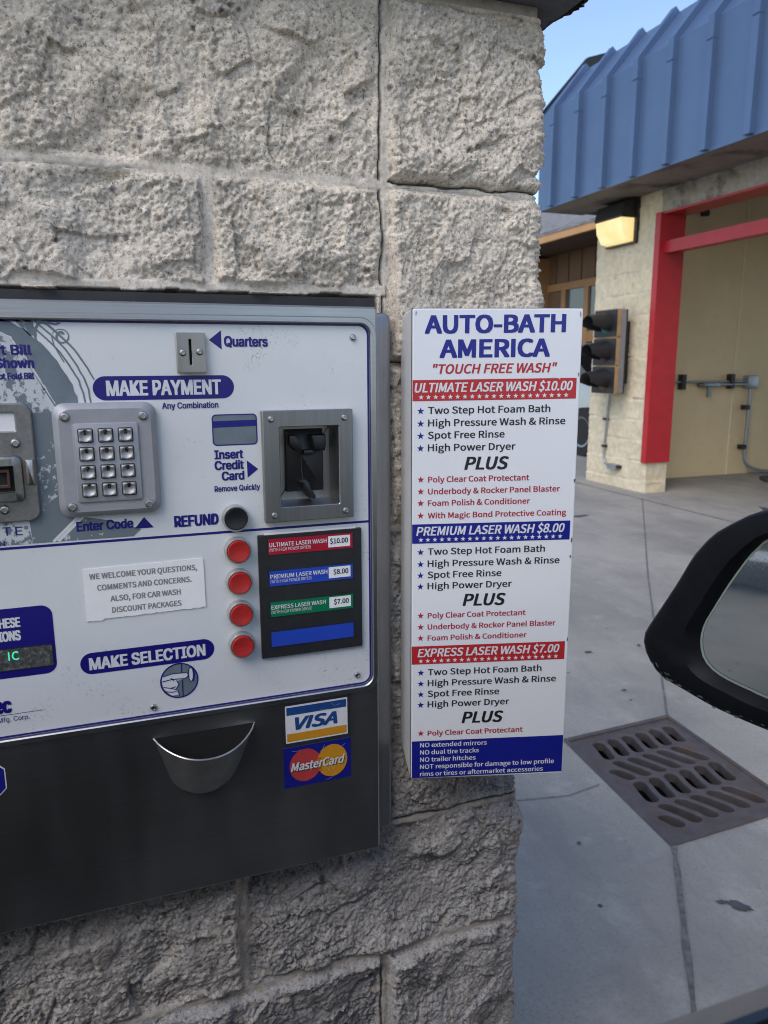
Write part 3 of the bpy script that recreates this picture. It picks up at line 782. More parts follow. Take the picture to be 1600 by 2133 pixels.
# keypad
kp = MB(); yk = .7885
kp.rings([[(a, y, c) for a, c in rrect(-.0575+i, .0395-i, 1.1010+i, 1.2138-i, .0115, 6)] for i, y in ((0, .8005), (0, .795), (.0012, .7932), (.0048, .7895), (.0058, yk))])
kpo = kp.build('keypad', 'zinc', mc, True, 25)
mb = MB(); mb.prism(rrect(-.0400, .0212, 1.1165, 1.1945, .003), yk+.001, yk-.0022, .0009); mb.build('key_field', 'zinc', kpo, True)
labels = ['1', '2', '3', '4', '5', '6', '7', '8', '9', '*', '0', '#']
kw = .0064; yk2 = yk-.0022
for i, s in enumerate(labels):
    cx = -.0282+(i % 3)*.01855; cz = 1.1825-(i//3)*.01795
    mb = MB(); mb.ring(rrect(cx-kw-.0007, cx+kw+.0007, cz-kw-.0007, cz+kw+.0007, .0018), rrect(cx-kw, cx+kw, cz-kw, cz+kw, .0016), yk2-.0003, yk2+.0002); mb.build('key_gasket', 'dark', kpo)
    def ykey(x, z, cx=cx, cz=cz):
        dx, dz = abs(x-cx)/kw, abs(z-cz)/kw; e = max(dx, dz); rr = math.hypot(x-cx, z-cz)/(kw*.86)
        top = .0030*(1-max(0, (e-.82)/.18)**2)
        dish = .0019*max(0, 1-rr*rr)
        return yk2-(top-dish)-.0001
    n = 17; mb = MB()
    vs = [(cx+kw*(2*a/(n-1)-1), 0, cz+kw*(2*c_/(n-1)-1)) for c_ in range(n) for a in range(n)]
    mb.add([(x, ykey(x, z), z) for x, _, z in vs], [(c_*n+a, c_*n+a+1, (c_+1)*n+a+1, (c_+1)*n+a) for c_ in range(n-1) for a in range(n-1)])
    ko = mb.build('key', 'key', kpo, True, 60)
for x, z in ((-.0458, 1.2010), (.0264, 1.2004), (-.0457, 1.1122), (.0272, 1.1113)):
    mb = MB(); mb.screw(x, z, yk, .0047, .0024); mb.build('screw', 'screw', kpo, True)
mb = MB()
for i, s in enumerate(labels):
    cx = -.0282+(i % 3)*.01855; cz = 1.1825-(i//3)*.01795
    def ykey(x, z, cx=cx, cz=cz):
        rr = math.hypot(x-cx, z-cz)/(kw*.86)
        return yk2-(.0030-.0019*max(0, 1-rr*rr))-.00032
    text(mb, s, cx-.0015, cx+(.0008 if s == '1' else .0015), cz+(.0010 if s != '*' else .0022), .0048, ykey, HELV, .06)
mb.build('key_number', 'ink', kpo)

# coin slot
mb = MB(); mb.ring(rrect(.0629, .0918, 1.2420, 1.2818, .0008, 5), rrect(.0755, .0779, 1.2500, 1.2750, .0004, 5), .7935, .7995, .0006); cs = mb.build('coin_slot', 'steel_plate', mc, True)
mb = MB(); mb.flat(rrect(.075, .0784, 1.249, 1.276, .0004), .7990); mb.build('slit', 'dark', cs)
for x, z in ((.0690, 1.2618), (.0856, 1.2627)):
    mb = MB(); mb.screw(x, z, .7935, .0035, .0022); mb.build('screw', 'screw', cs, True)

# card reader
OA = rrect(.1462, .2458, 1.0812, 1.2018, .0008, 6)
mb = MB(); mb.ring(OA, OB, .7895, .7995, .0008)
bez = mb.build('card_reader', 'steel_v', mc, True)
mb = MB(); mb.rings([[(a, .793, c) for a, c in OB], [(a, .8212, c) for a, c in inset(OB, .0025)]], False, True); mb.build('reader_recess', 'steel_v', bez)
mb = MB(); mb.prism(rrect(.1755, .2180, 1.1100, 1.1795, .001), .8211, .814, .001)
mb.build('reader_throat', 'blackplastic', bez, True)
mb = MB()
mb.prism([(.1768, 1.1745), (.1768, 1.1640), (.1830, 1.1575), (.1895, 1.1560), (.1915, 1.1600), (.1885, 1.1690), (.1840, 1.1740)], .816, .800, .002)
mb.prism([(.2010, 1.1740), (.2035, 1.1625), (.2055, 1.1575), (.2165, 1.1560), (.2180, 1.1620), (.2178, 1.1740)], .816, .799, .002)
mb.prism(rrect(.1935, .2050, 1.1520, 1.1570, .001), .816, .804, .001)
mb.build('card_guide', 'blackplastic', bez, True)
mb = MB()
mb.prism([(.1860, 1.1230), (.1905, 1.1200), (.1935, 1.1105), (.1990, 1.1030), (.2050, 1.1020), (.2062, 1.1050), (.2020, 1.1120), (.1990, 1.1215), (.1940, 1.1250)], .818, .803, .0015)
mb.tube([(.1925, .814, 1.150), (.1922, .812, 1.135), (.1930, .808, 1.120), (.2000, .805, 1.108)], .0009, 6)
mb.build('loose_clip', 'blackplastic', bez, True)
for x, z in ((.1553, 1.1932), (.2362, 1.1927), (.1560, 1.0892), (.2364, 1.0893)):
    mb = MB(); mb.screw(x, z, .7895, .0036, .0022); mb.build('screw', 'screw', bez, True)

# bill acceptor (runs on past the left of the view)
BA = rrect(-.196, -.0755, 1.1000, 1.2148, .010, 6)
BH = rrect(-.187, -.0905, 1.1885, 1.2060, .001, 6)
mb = MB(); mb.ring(BA, BH, .7955, .800, .0012); ba = mb.build('bill_acceptor', 'dull_steel', mc, True)
mb = MB(); mb.flat(rrect(-.188, -.0900, 1.188, 1.2065, .001), .7985); mb.build('bill_picture', 'paper', ba)
mb = MB(); mb.rings([[(a, y, c) for a, c in rrect(-.187+i, -.0870-i, 1.1195+i, 1.1655-i, .006, 6)] for i, y in ((0, .7957), (.0008, .7895), (.003, .7872))]+[[(a, y, c) for a, c in rrect(-.178, -.0945, 1.1300, 1.1562, .001, 6)] for y in (.7868, .7945)], False, True)
mb.build('bill_mouth', 'dull_steel', ba, True)
mb = MB(); mb.flat(rrect(-.177, -.0950, 1.1305, 1.1557, .001), .7935); mb.build('mouth_slot', 'dark', ba)
mb = MB(); mb.ring(rrect(-.172, -.0985, 1.1345, 1.1525, .001), rrect(-.169, -.1010, 1.1375, 1.1495, .001), .7895, .7935, .0005); mb.build('slot_guide', mat('brown_plastic', (.06, .03, .02), .5), ba, True)
mb = MB(); mb.prism(rrect(-.0845, -.0768, 1.1360, 1.1610, .0015), .7958, .7905, .0015); mb.build('latch_tab', 'steel_plate', ba, True)
for x, z in ((-.0915, 1.1768), (-.1066, 1.1128), (-.18, 1.1768)):
    mb = MB(); mb.screw(x, z, .7955, .0046, .0028); mb.build('screw', 'screw', ba, True)

# push buttons
def push(name, x, z, m, label):
    mb = MB(); mb.lathe(x, z, [(.0142, .800), (.0144, .7975), (.0142, .7905), (.0135, .7892), (.0126, .7892), (.0122, .790), (.0120, .794)], 40)
    c = mb.build(name, 'collar', mc, True, 50); c['label'] = label
    h = .7865 if m == 'redbtn' else .7882
    mb = MB(); mb.lathe(x, z, [(.0119, .797), (.0119, h+.001), (.0113, h), (.0090, h+.0002), (.0080, h+.0005), (.0001, h+.0006)], 40); mb.build('cap', m, c, True, 50)
for z, t in ((1.0528, 'top red selection button'), (1.0175, 'second red selection button'), (.9812, 'third red selection button'), (.9450, 'lowest red selection button')):
    push('selection_button', .1155, z, 'redbtn', t)
push('refund_button', .1145, 1.0885, 'blkbtn', 'black refund button')

# price holder with strips
mb = MB(); mb.prism(rrect(.1378, .2564, .9243, 1.0664, .0006), .800, .7955, .0006); ph = mb.build('price_holder', 'blackplate', mc)
mb = MB(); mb.prism(rrect(.1450, .2500, 1.060, 1.0682, .0004), .7990, .7975); mb.build('price_card', 'paper', ph)
rows = ((1.0443, 1.0620, 'stripred', 'ULTIMATE LASER WASH', '$10.00', .2149, .2189), (1.0082, 1.0256, 'stripblue', 'PREMIUM LASER WASH', '$8.00', .2152, .2222), (.9726, .9898, 'stripgreen', 'EXPRESS LASER WASH', '$7.00', .2125, .2222), (.9372, .9548, 'stripblue', None, None, 0, 0))
lw = MB(); lk = MB(); pb = MB(); ed = MB()
for z0, z1, m_, t, pz, xr, xp in rows:
    ed.ring(rrect(.1478, .2464, z0-.0008, z1+.0006, .0004), rrect(.1487, .2455, z0, z1, .0003), .7952, .7956)
    mb = MB(); mb.flat(rrect(.1486, .2456, z0-.0001, z1+.0001, .0004), .7953); mb.build('price_strip', m_, ph)
    if t:
        lw, lk, pb = MB(), MB(), MB()
        text(lw, t, .1499, xr, z0+.0086, .0048, .7950, SANS, .03)
        text(lw, '(WITH HIGH POWER DRYER)', .1499, .1964, z0+.0036, .0036, .7950, SANS, 0)
        pb.flat(rrect(.2168, .2426, z0+.0026, z0+.0155, .0002), .7951)
        text(lk, pz, xp, .2400, z0+.0068, .0058, .7949, SANS, .035)
        lw.build('lettering', 'whiteprint', ph); lk.build('price_figure', 'ink', ph); pb.build('price_box', 'paper', ph)
ed.build('window_edge', 'blackplastic', ph)

# coin return cup
mb = MB(); R = []
ncup = 25
rim = [(.0155+.111*k/(ncup-1)) for k in range(ncup)]
def cup(k, t):                                      # t 0 rim .. 1 bottom
    u = k/(ncup-1)*2-1
    prot = .038*(1-abs(u)**2.4)**.8 if abs(u) < 1 else 0
    wd = 1-.44*t-.22*t**14
    x = .071+u*.0555*wd-.004*t
    y = .7972-prot*(1-.62*t)*(1 if t < .99 else .12)
    rim_z = .8485-.015*max(0, 1-u*u)
    z = rim_z+(.7805-rim_z)*t
    return (x, y, z)
mb.rings([[cup(k, t) for k in range(ncup)] for t in [i/12 for i in range(12)]+[.94, .965, .985, 1]], False, False, False)
mb.rings([[(p[0], p[1]+.0012, p[2]) for p in (cup(k, t) for k in range(ncup))] for t in [i/10 for i in range(11)]], False, False, False)
cupo = mb.build('coin_cup', 'cup_steel', mc, True, 60)
mb = MB(); mb.tube([Vector(cup(k, 0))+Vector((0, .0006, 0)) for k in range(ncup)], .0011, 6); mb.build('cup_rim', 'screw', cupo, True)
mb = MB(); mb.flat([(.0165, .8490), (.1255, .8490), (.115, .822), (.090, .790), (.055, .790), (.03, .822)], .7966); mb.build('cup_mouth', 'dark', cupo)

# stickers and notice
def sticker(name, label, cat): return thing(name, (.2, .797, .8), label, cat)
vs_ = sticker('card_sticker', 'white card sticker with blue and gold bars above the red and yellow one', 'sticker')
mb = MB(); mb.prism(rrect(.1580, .2408, .8110, .8655, .0005), .7970, .7967); mb.build('backing', 'film', vs_)
mb = MB(); mb.flat(rrect(.1617, .2368, .8155, .8623, .0005), .7965); mb.build('face', 'signwhite', vs_)
mb = MB(); mb.flat(rrect(.1632, .2353, .8505, .8602, .0002), .7963); text(mb, 'VISA', .1729, .2242, .8312, .0158, .7963, SANS, .07, .28); mb.build('blue_print', 'visablue', vs_)
mb = MB(); mb.flat(rrect(.1632, .2353, .8175, .8272, .0002), .7963); mb.build('gold_bar', 'gold', vs_)
ms = sticker('card_sticker', 'navy card sticker with overlapping red and yellow circles', 'sticker')
mb = MB(); mb.prism(rrect(.1582, .2404, .7585, .8098, .0005), .7970, .7966); mb.build('face', MT['signblue'], ms)
mb = MB(); mb.flat(circle(.1843, .7847, .0193, 44, .0207), .7964); mb.build('red_circle', 'cardred', ms)
mb = MB(); mb.flat(circle(.2170, .7845, .0187, 44, .0207), .79625); mb.build('yellow_circle', 'gold', ms)
mb = MB()
for k in range(6): mb.flat([(.1995, .7905-k*.0032), (.2035, .7905-k*.0032), (.2035, .7890-k*.0032), (.1995, .7890-k*.0032)], .7961)
mb.build('red_stripes', 'cardred', ms)
mb = MB(); text(mb, 'MasterCard', .1668, .2332, .7785, .0108, .7958, SANS, .045, .25); mb.build('letter_shadow', 'ink', ms)
mb = MB(); text(mb, 'MasterCard', .1662, .2326, .7792, .0108, .7956, SANS, .045, .25); mb.build('lettering', 'whiteprint', ms)
mb = MB(); rs = random.Random(3)
for k in range(16):                                 # fine crackle and cut grid of the weathered film
    x0, z0 = rs.uniform(.160, .236), rs.uniform(.762, .858); P = [(x0, z0)]; a = rs.uniform(0, 6.28)
    for i in range(7): a += rs.uniform(-.5, .5); P.append((P[-1][0]+.0016*math.cos(a), P[-1][1]+.0016*math.sin(a)))
    if all(.1585 < p[0] < .2400 and (.759 < p[1] < .8095 or .8155 < p[1] < .862) for p in P): strip2d(mb, P, .00022, .79545)
mb.build('crackle', 'whiteprint', ms)
oc = thing('octagon_sticker', (-.15, .797, .83), 'blue octagon sticker with white border at the left edge of the machine', 'sticker')
P8 = [(-.158+.0285*math.cos(rad(22.5+45*k)), .8315+.0285*math.sin(rad(22.5+45*k))) for k in range(8)]
mb = MB(); mb.prism(P8, .797, .7966); mb.build('border', 'signwhite', oc)
mb = MB(); mb.flat(inset(P8, .0012), .7964); mb.build('field', MT['signblue'], oc)
pp = thing('paper_notice', (.018, .8, 1.02), 'torn white paper notice taped above the make selection lettering', 'notice')
rs = random.Random(8)
bot = [(-.0418+.1209*k/40, .9905+.0012*(k/40)+rs.uniform(-.0006, .0006)+(-.0012 if k < 6 else 0)) for k in range(41)]
Pp = bot+[(.0789, 1.0450), (.0775, 1.0462)]+[(.0775-.118*k/8, 1.0464-.0012*k/8+rs.uniform(-.0002, .0002)) for k in range(9)]+[(-.0418, 1.0440)]
mb = MB(); mb.prism(Pp, .8003, .7993); mb.build('sheet', 'paper', pp)
mb = MB()
for s, x0, x1, z in (('WE WELCOME YOUR QUESTIONS,', -.0361, .0719, 1.0340), ('COMMENTS AND CONCERNS.', -.0294, .0655, 1.0215), ('ALSO, FOR CAR WASH', -.0173, .0536, 1.0087), ('DISCOUNT PACKAGES', -.0166, .0536, .9962)):
    text(mb, s, x0, x1, z, .0061, .7991, SANS, .04)
mb.build('lettering', 'paperink', pp)

# ================================================================== PRICE SIGN
sa, sb = Vector((.3075, .77, 0)), Vector((.486, .7187, 0))
ux = (sb-sa).normalized(); nb = Vector((-ux.y, ux.x, 0))
SM = Matrix((( ux.x, nb.x, 0, sa.x), (ux.y, nb.y, 0, sa.y), (0, 0, 1, 0), (0, 0, 0, 1)))
sg = thing('price_sign', (.40, .78, .755), 'tall white car wash price sign with red and blue bands', 'sign')
mb = MB(SM); A_ = rrect(.0008, .1872, .7558, 1.3082, .0018, 4)
mb.prism(A_, .0075, 0.0, .0012); mb.build('face', 'signwhite', sg)
mb = MB(SM)
mb.rings([[(a, .004, c) for a, c in rrect(0, .188, .755, 1.309, .002, 4)], [(a, .0585, c) for a, c in rrect(-.0068, .192, .755+.012, 1.309-.001, .010, 4)], [(a, .0585, c) for a, c in rrect(-.003, .188, .755+.016, 1.305, .008, 4)], [(a, .0085, c) for a, c in rrect(.002, .186, .758, 1.306, .004, 4)]], False, False)
mb.build('side_flange', 'signside', sg, True, 50)
mb = MB(); mb.box((.40, .79, .90), (.47, .842, .94)); mb.box((.40, .79, 1.18), (.47, .842, 1.22)); mb.build('bracket', 'dull_steel', sg)
d1, d2, d3 = -.0003, -.0005, -.0007
def ST(mb, s, x0, x1, z, h, bold=0.0, shear=0.0, d=d1, slope=.009, space=1.0):
    text(mb, s, x0-.0008, x1-.0008, z, h, d, SANS, bold, shear, slope=slope, space=space)
def line(name, m, par, *a, **k):
    mb = MB(SM); ST(mb, *a, **k); return mb.build(name, m, par)
line('lettering', 'signblue', sg, 'AUTO-BATH', .0147, .1694, 1.2817, .0193, .06)
line('lettering', 'signblue', sg, 'AMERICA', .031, .1527, 1.2560, .0195, .06)
line('lettering', 'signred', sg, '"TOUCH FREE WASH"', .0240, .1613, 1.2390, .0103, .036, .2)
def band(m, z0, z1, x0=.0010, x1=.1830):
    mb = MB(SM); mb.add([(x0, d1, z0), (x1, d1, z0+.0017), (x1, d1, z1+.0016), (x0, d1, z1)], [(0, 1, 2, 3)]); return mb.build('band', m, sg)
for m_, z0, z1, t, x0, x1, zt, zs_, sx0, sx1 in (('signred', 1.2098, 1.2325, 'ULTIMATE LASER WASH $10.00', .0041, .1797, 1.2190, 1.2139, .0112, .1726),
        ('signblue', 1.0492, 1.0716, 'PREMIUM LASER WASH $8.00', .0064, .1775, 1.0583, 1.0534, .0118, .1725),
        ('signred', .9032, .9256, 'EXPRESS LASER WASH $7.00', .0085, .1775, .9122, .9072, .0126, .1736)):
    bo = band(m_, z0, z1); line('lettering', 'whiteprint', bo, t, x0, x1, zt, .0103, .04, .2, d2)
    mb = MB(SM)
    for k in range(21):
        x = sx0+(sx1-sx0)*k/20-.0008; star(mb, x, zs_+.009*(x-sx0), .0030, d2)
    mb.build('star_row', 'whiteprint', bo)
fo = band('signblue', .7570, .8052, .0015, .1860)
B1 = ('Two Step Hot Foam Bath', 'High Pressure Wash & Rinse', 'Spot Free Rinse', 'High Power Dryer')
B2 = ('Poly Clear Coat Protectant', 'Underbody & Rocker Panel Blaster', 'Foam Polish & Conditioner', 'With Magic Bond Protective Coating')
def feature(s, x0, x1, z, h, m, ms, r):
    lo = line('lettering', m, sg, s, x0, x1, z, h, .03)
    mb = MB(SM); star(mb, x0-.0090, z+.0032, r, d1); mb.build('star', ms, lo)
for x0, zz, xr in ((.0190, (1.1957, 1.1819, 1.1684, 1.1545), (.1555, .1731, .1049, .1176)), (.0197, (1.0357, 1.0215, 1.0082, .9949), (.1555, .1732, .1055, .1181)), (.0208, (.8893, .8755, .8620, .8486), (.1569, .1749, .1067, .1192))):
    for s, z, x1 in zip(B1, zz, xr): feature(s, x0, x1, z, .0078, 'ink', 'signblue', .0042)
for x0, zz, xr in ((.0195, (1.1195, 1.1059, 1.0926, 1.0783), (.1344, .1702, .1361, .1786)), (.0202, (.9599, .9460, .9324), (.1354, .1714, .1374)), (.0211, (.8121,), (.1367,))):
    for s, z, x1 in zip(B2, zz, xr): feature(s, x0, x1, z, .0065, 'signcrimson', 'signcrimson', .0041)
for x0, x1, z in ((.0602, .1105, 1.1333), (.0608, .1113, .9739), (.062, .1124, .8269)): line('lettering', 'ink', sg, 'PLUS', x0, x1, z, .0146, .05, .22, slope=.002)
for s, x1, z in (('NO extended mirrors', .0932, .7971), ('NO dual tire tracks', .0838, .7876), ('NO trailer hitches', .0800, .7781), ('NOT responsible for damage to low profile', .1768, .7687), ('rims or tires or aftermarket accessories', .1634, .7592)):
    line('lettering', 'whiteprint', fo, s, .0122, x1, z, .0058, .028, d=d2)
mb = MB(SM); rs = random.Random(5)                 # chipped paint near the top right and on the edge
for cx, cz, s in ((.157, 1.2345, .0022), (.163, 1.2340, .0018)):
    strip2d(mb, [(cx+rs.uniform(-s, s)*.7, cz+rs.uniform(-s, s)) for _ in range(4)], .0007, d3)
mb.build('scratch', 'signwhite', sg)
mb = MB(SM)
for cx, cz in ((.185, 1.238), (.1855, 1.05), (.1845, 1.031), (.186, 1.12), (.1858, .93), (.184, 1.302), (.0045, 1.3035)):
    mb.flat([(cx+rs.uniform(.0006, .0017)*math.cos(k)*.8, cz+rs.uniform(.0012, .0036)*math.sin(k)) for k in range(6)], d3)
mb.build('paint_chip', 'dull_steel', sg)

# ================================================================== CAR WASH BUILDING
XF = 4.82
bd = thing('car_wash_building', (6.5, 4.5, 0), 'cream block car wash building with blue metal mansard roof', 'building')
def block_rows(s0, s1, z0, dz, n, w_, off):
    out = []
    for k in range(n):
        x = s0-w_+(off if k % 2 else 0)*w_
        while x < s1: out.append((max(x, s0-.2), min(x+w_, s1+.2), z0+k*dz, z0+(k+1)*dz)); x += w_
    return out
pf = [(y, XF+.25-(y-6.91), 6.91, 0, 1) for y in np.arange(6.91, 7.15, .012)][::-1]
pf = [(-y+13.82, XF+.24-(y-6.91), 6.905, 0, 1) for y in np.arange(6.91, 7.15, .012)]
prf = []
for t in np.arange(.24, 0, -.012): prf.append((-t, XF+t, 6.905, 0, 1))
prf.append((0, XF+.002, 6.903, -.7, .7))
for t in np.arange(.006, .945, .0075): prf.append((t, XF, 6.905-t, -1, 0))
prf.append((.955, XF+.004, 5.946, -.7, -.7))
for t in np.arange(.01, .27, .02): prf.append((.955+t, XF+t, 5.944, 0, -1))
bls = block_rows(-.3, 1.3, -.1, .2, 16, .40, .5)
stone_sheet('front_pier', prf, np.arange(-.01, 2.815, .0085), bls, 'cream_block', bd, amp=1.15, mort=.007, seed=40, crack=False, fine=False)
mb = MB(); mb.box((XF+.02, 5.95, 0), (XF+.255, 6.89, 2.81)); mb.build('pier_core', 'cream', bd)
mb = MB(); mb.box((XF+.02, 1.2, 0), (XF+.255, 2.3, 2.81)); mb.box((XF+.021, -3.0, 0), (XF+.255, 1.199, 2.59)); mb.build('side_pier', 'cream', bd)
mb = MB(); mb.box((XF+.004, -3.0, 2.594), (XF+.25, 5.952, 2.84)); mb.build('lintel', 'lintel', bd)
mb = MB(); mb.box((XF+.255, 6.65, -.01), (12, 6.88, 3.3)); bw = mb.build('bay_wall', 'cream', bd)
psl = mat('pale_sealant', (.84, .74, .52), .6)
for x in (6.50, 8.30):
    mb = MB(); mb.box((x, 6.642, 0), (x+.012, 6.651, 3.04)); mb.build('wall_seam', psl, bw)
mb = MB(); mb.box((XF+.256, -6.0, -.01), (12, -5.8, 3.3)); mb.build('bay_wall', 'cream', bd)
mb = MB(); mb.box((XF+.256, -5.8, 3.05), (12, 6.65, 3.25)); mb.build('ceiling', 'darkceil', bd)
mb = MB(); mb.box((XF+.03, -5.9, 3.3), (12, 7.1, 3.6)); mb.build('roof_deck', 'darkceil', bd)
# red steel door frame
mb = MB()
mb.box((XF-.024, 5.926, .295), (XF+.002, 5.992, 2.592)); mb.box((XF-.0235, 5.920, .297), (XF+.258, 5.9265, 2.590))
fr = mb.build('door_frame', 'red', bd)
mb = MB(); mb.box((XF-.002, 2.25, 2.5745), (XF+.26, 5.919, 2.5935)); mb.build('frame_head', 'red', fr)
mb = MB(); mb.box((XF+.035, 2.27, 2.237), (XF+.14, 5.919, 2.343)); mb.build('crossbar', 'red', fr)
mb = MB(); mb.prism(rrect(5.88, 5.96, 2.74, 2.80, .02), 6.6, 6.645); mb.v = [(x, y, z) for x, y, z in mb.v]; mb.build('sensor', 'blackplastic', bd)
# blue mansard
XM, ZB, ZK, XT, ZT = 4.285, 2.80, 3.692, 4.62, 4.09
YE = 7.215
mb = MB()
yy = [YE]+[6.92-.42*k for k in range(26)]
pr = [(XM, ZB), (XM, ZK), (XT, ZT), (XT+.10, ZT+.02)]
for ya, yb in zip(yy[:-1], yy[1:]):
    mb.rings([[(x, ya-.001, z) for x, z in pr], [(x, yb+.001, z) for x, z in pr]], False, False, False)
mb.box((XT+.09, yy[-1], ZT-.5), (XT+.12, YE, ZT+.03))
mb.add([(XM, YE, ZB), (XM, YE, ZK), (XT, YE, ZT), (XT+.1, YE, ZT+.02), (XF+.3, YE, ZT), (XF+.3, YE, ZB)], [(0, 1, 2, 3, 4, 5)])
fsc = mb.build('roof_fascia', 'blueroof', bd)
for y in yy[1:]:
    mb = MB(); a, h = .030, .055
    vx, vz = XT-XM, ZT-ZK; ln = math.hypot(vx, vz); ox, oz = -vz/ln*h, vx/ln*h
    P = [(XM, ZB-.006), (XM, ZK), (XT, ZT), (XT+ox, ZT+oz), (XM-h*.9, ZK+.012), (XM-h, ZB-.006)]
    mb.rings([[(x, y+a, z) for x, z in P], [(x, y-a, z) for x, z in P]]); 
    mb.box((XM-h-.002, y-a-.002, ZK-.15), (XM-.001, y+a+.002, ZK-.146))
    mb.build('roof_rib', 'blueroof', bd)
mb = MB(); mb.box((XM+.004, yy[-1], ZB-.012), (XF+.01, YE-.01, ZB+.004)); mb.build('soffit', 'soffit', bd)
mb = MB(); mb.box((XM-.008, yy[-1], ZB-.018), (XM+.006, YE+.004, ZB+.012)); mb.build('drip_edge', 'blueroof', bd)
P = [(XM-.02, ZK+.02), (4.80, 4.31), (5.05, 4.39), (5.05, 4.30), (4.82, 4.22), (XM+.02, ZK-.05)]
mb = MB(); mb.rings([[(x, YE+.03, z) for x, z in P], [(x, YE-.02, z) for x, z in P]]); mb.build('end_flashing', 'blackmetal', bd)

# wall lamp
lp = thing('wall_lamp', (XF, 6.5, 2.4), 'lit wall pack lamp with dark housing and yellow lens under the eave', 'wall lamp')
def xz_prism(mb, P, ya, yb): mb.rings([[(x, ya, z) for x, z in P], [(x, yb, z) for x, z in P]])
mb = MB(); xz_prism(mb, [(XF-.035, 2.375), (XF+.005, 2.375), (XF+.005, 2.785), (XF-.035, 2.785)], 6.245, 6.70)
xz_prism(mb, [(XF-.03, 2.785), (XF-.16, 2.745), (XF-.195, 2.62), (XF-.175, 2.605), (XF-.03, 2.605)], 6.27, 6.70)
xz_prism(mb, [(XF-.03, 2.40), (XF-.055, 2.375), (XF-.03, 2.372)], 6.245, 6.70)
mb.build('housing', 'lampbody', lp)
mb = MB(); xz_prism(mb, [(XF-.034, 2.604), (XF-.185, 2.604), (XF-.170, 2.50), (XF-.115, 2.41), (XF-.034, 2.392)], 6.285, 6.685); mb.build('lens', 'lamplens', lp)

# traffic signal
ts = thing('traffic_light', (4.7, 6.39, .95), 'black three lens traffic light with yellow edge on the cream pier', 'traffic light')
mb = MB(); mb.rings([[(x, y, z) for y, z in rrect(6.205, 6.580, .947, 1.762, .02)] for x in (4.640, 4.70)]); mb.build('housing', 'siggrey', ts, True)
mb = MB(); mb.box((4.7005, 6.203, .955), (4.715, 6.575, 1.755)); mb.box((4.715, 6.30, 1.05), (4.822, 6.45, 1.65)); mb.build('mount', 'sigblack', ts)
for z0, ml in ((.950, 'lensamber'), (1.222, 'lensred'), (1.494, 'lensteal')):
    z1 = z0+.268; zc = (z0+z1)/2
    mb = MB(); mb.rings([[(x, y, z) for y, z in rrect(6.205, 6.580, z0, z1, .01)] for x in (4.641, 4.602)]); dr_ = mb.build('signal_door', 'sigyellow', ts, True)
    mb = MB(); mb.rings([[(x, y, z) for y, z in rrect(6.211, 6.574, z0+.006, z1-.006, .012)] for x in (4.604, 4.599)]); mb.build('door_face', 'sigblack', dr_, True)
    yc = 6.385; XV = 4.60
    mb = MB(); R = []
    for dx, a0 in ((0, -50), (.10, -28), (.215, 5)):
        R.append([(XV-dx, yc+.105*math.cos(rad(a)), zc+.004+.105*math.sin(rad(a))-dx*.16) for a in [a0+(180-2*a0)*i/40 for i in range(41)]])
    mb.rings(R, False, False, False); R2 = [[(x, yc+(y-yc)*.95, zc+(z-zc)*.95) for x, y, z in r_] for r_ in R]; mb.rings(R2, False, False, False)
    mb.rings([R[-1], R2[-1]], False, False, False)
    mb.build('visor', 'sigblack', dr_, True)
    mb = MB(); n_ = 28
    mb.rings([[(4.5985-dx, yc+r_*math.cos(2*math.pi*k/n_), zc+r_*math.sin(2*math.pi*k/n_)) for k in range(n_)] for dx, r_ in ((0, .100), (.012, .085), (.02, .05), (.022, .004))], False, True)
    mb.build('lens', ml, dr_, True)

# conduit below the signal
cd = thing('pier_conduit', (4.8, 6.55, .2), 'thin grey conduit curving down the cream pier below the traffic light', 'conduit')
pts = [(4.78, 6.50, .955), (4.79, 6.53, .88), (4.797, 6.555, .80), (4.797, 6.585, .36)]+arc((4.797, 6.586, .33), (4.797, 6.59, .21), (4.797, 6.48, .205), 8)
mb = MB(); mb.tube(pts, .0125, 10); mb.build('pipe', 'conduit', cd, True)
mb = MB(); mb.prism(rrect(6.335, 6.47, .175, .235, .012), 4.76, 4.815, .006); mb.v = [(y, x, z) for x, y, z in mb.v]; mb.build('junction_box', 'conduit', cd, True)
mb = MB(); mb.tube([(4.79, 6.335, .212), (4.79, 6.29, .215)], .018, 10)
mb.build('plug', 'blackplastic', cd, True)
for z in (.68, .40):
    mb = MB(); mb.box((4.782, 6.555, z-.012), (4.818, 6.615, z+.012)); mb.build('clip', 'blackplastic', cd)

# pipework on the bay wall
pw = thing('pipe_run', (6.2, 6.6, .05), 'grey pipe run with valve and black clips on the cream bay wall', 'pipe')
yp = 6.61
mb = MB(); mb.tube([(5.2, yp, 1.048), (6.64, yp, 1.042)], .013, 10); mb.tube([(6.18, yp-.02, 1.014), (6.64, yp-.02, 1.010)], .016, 10)
mb.tube([(6.72, yp, 1.0), (6.715, yp, .22)]+arc((6.715, yp, .20), (6.72, yp-.02, .05), (6.95, yp-.10, .03), 8)+[(7.6, yp-.35, .03), (9, yp-.5, .03)], .020, 12)
mb.build('pipe', 'conduit', pw, True)
mb = MB(); mb.prism(rrect(6.635, 6.79, .965, 1.105, .012), 6.648, 6.57, .008); mb.build('junction_box', 'conduit', pw, True)
mb = MB(); mb.prism(rrect(6.03, 6.26, .985, 1.035, .01), 6.645, 6.575, .008); mb.box((6.10, 6.58, .88), (6.145, 6.60, .99)); mb.tube([(5.98, 6.6, 1.01), (6.03, 6.6, 1.01)], .02, 10); mb.build('valve', 'dull_steel', pw, True)
for x in (5.77, 6.43):
    mb = MB(); mb.box((x-.025, 6.575, .965), (x+.025, 6.652, 1.125)); mb.build('clip', 'blackplastic', pw)
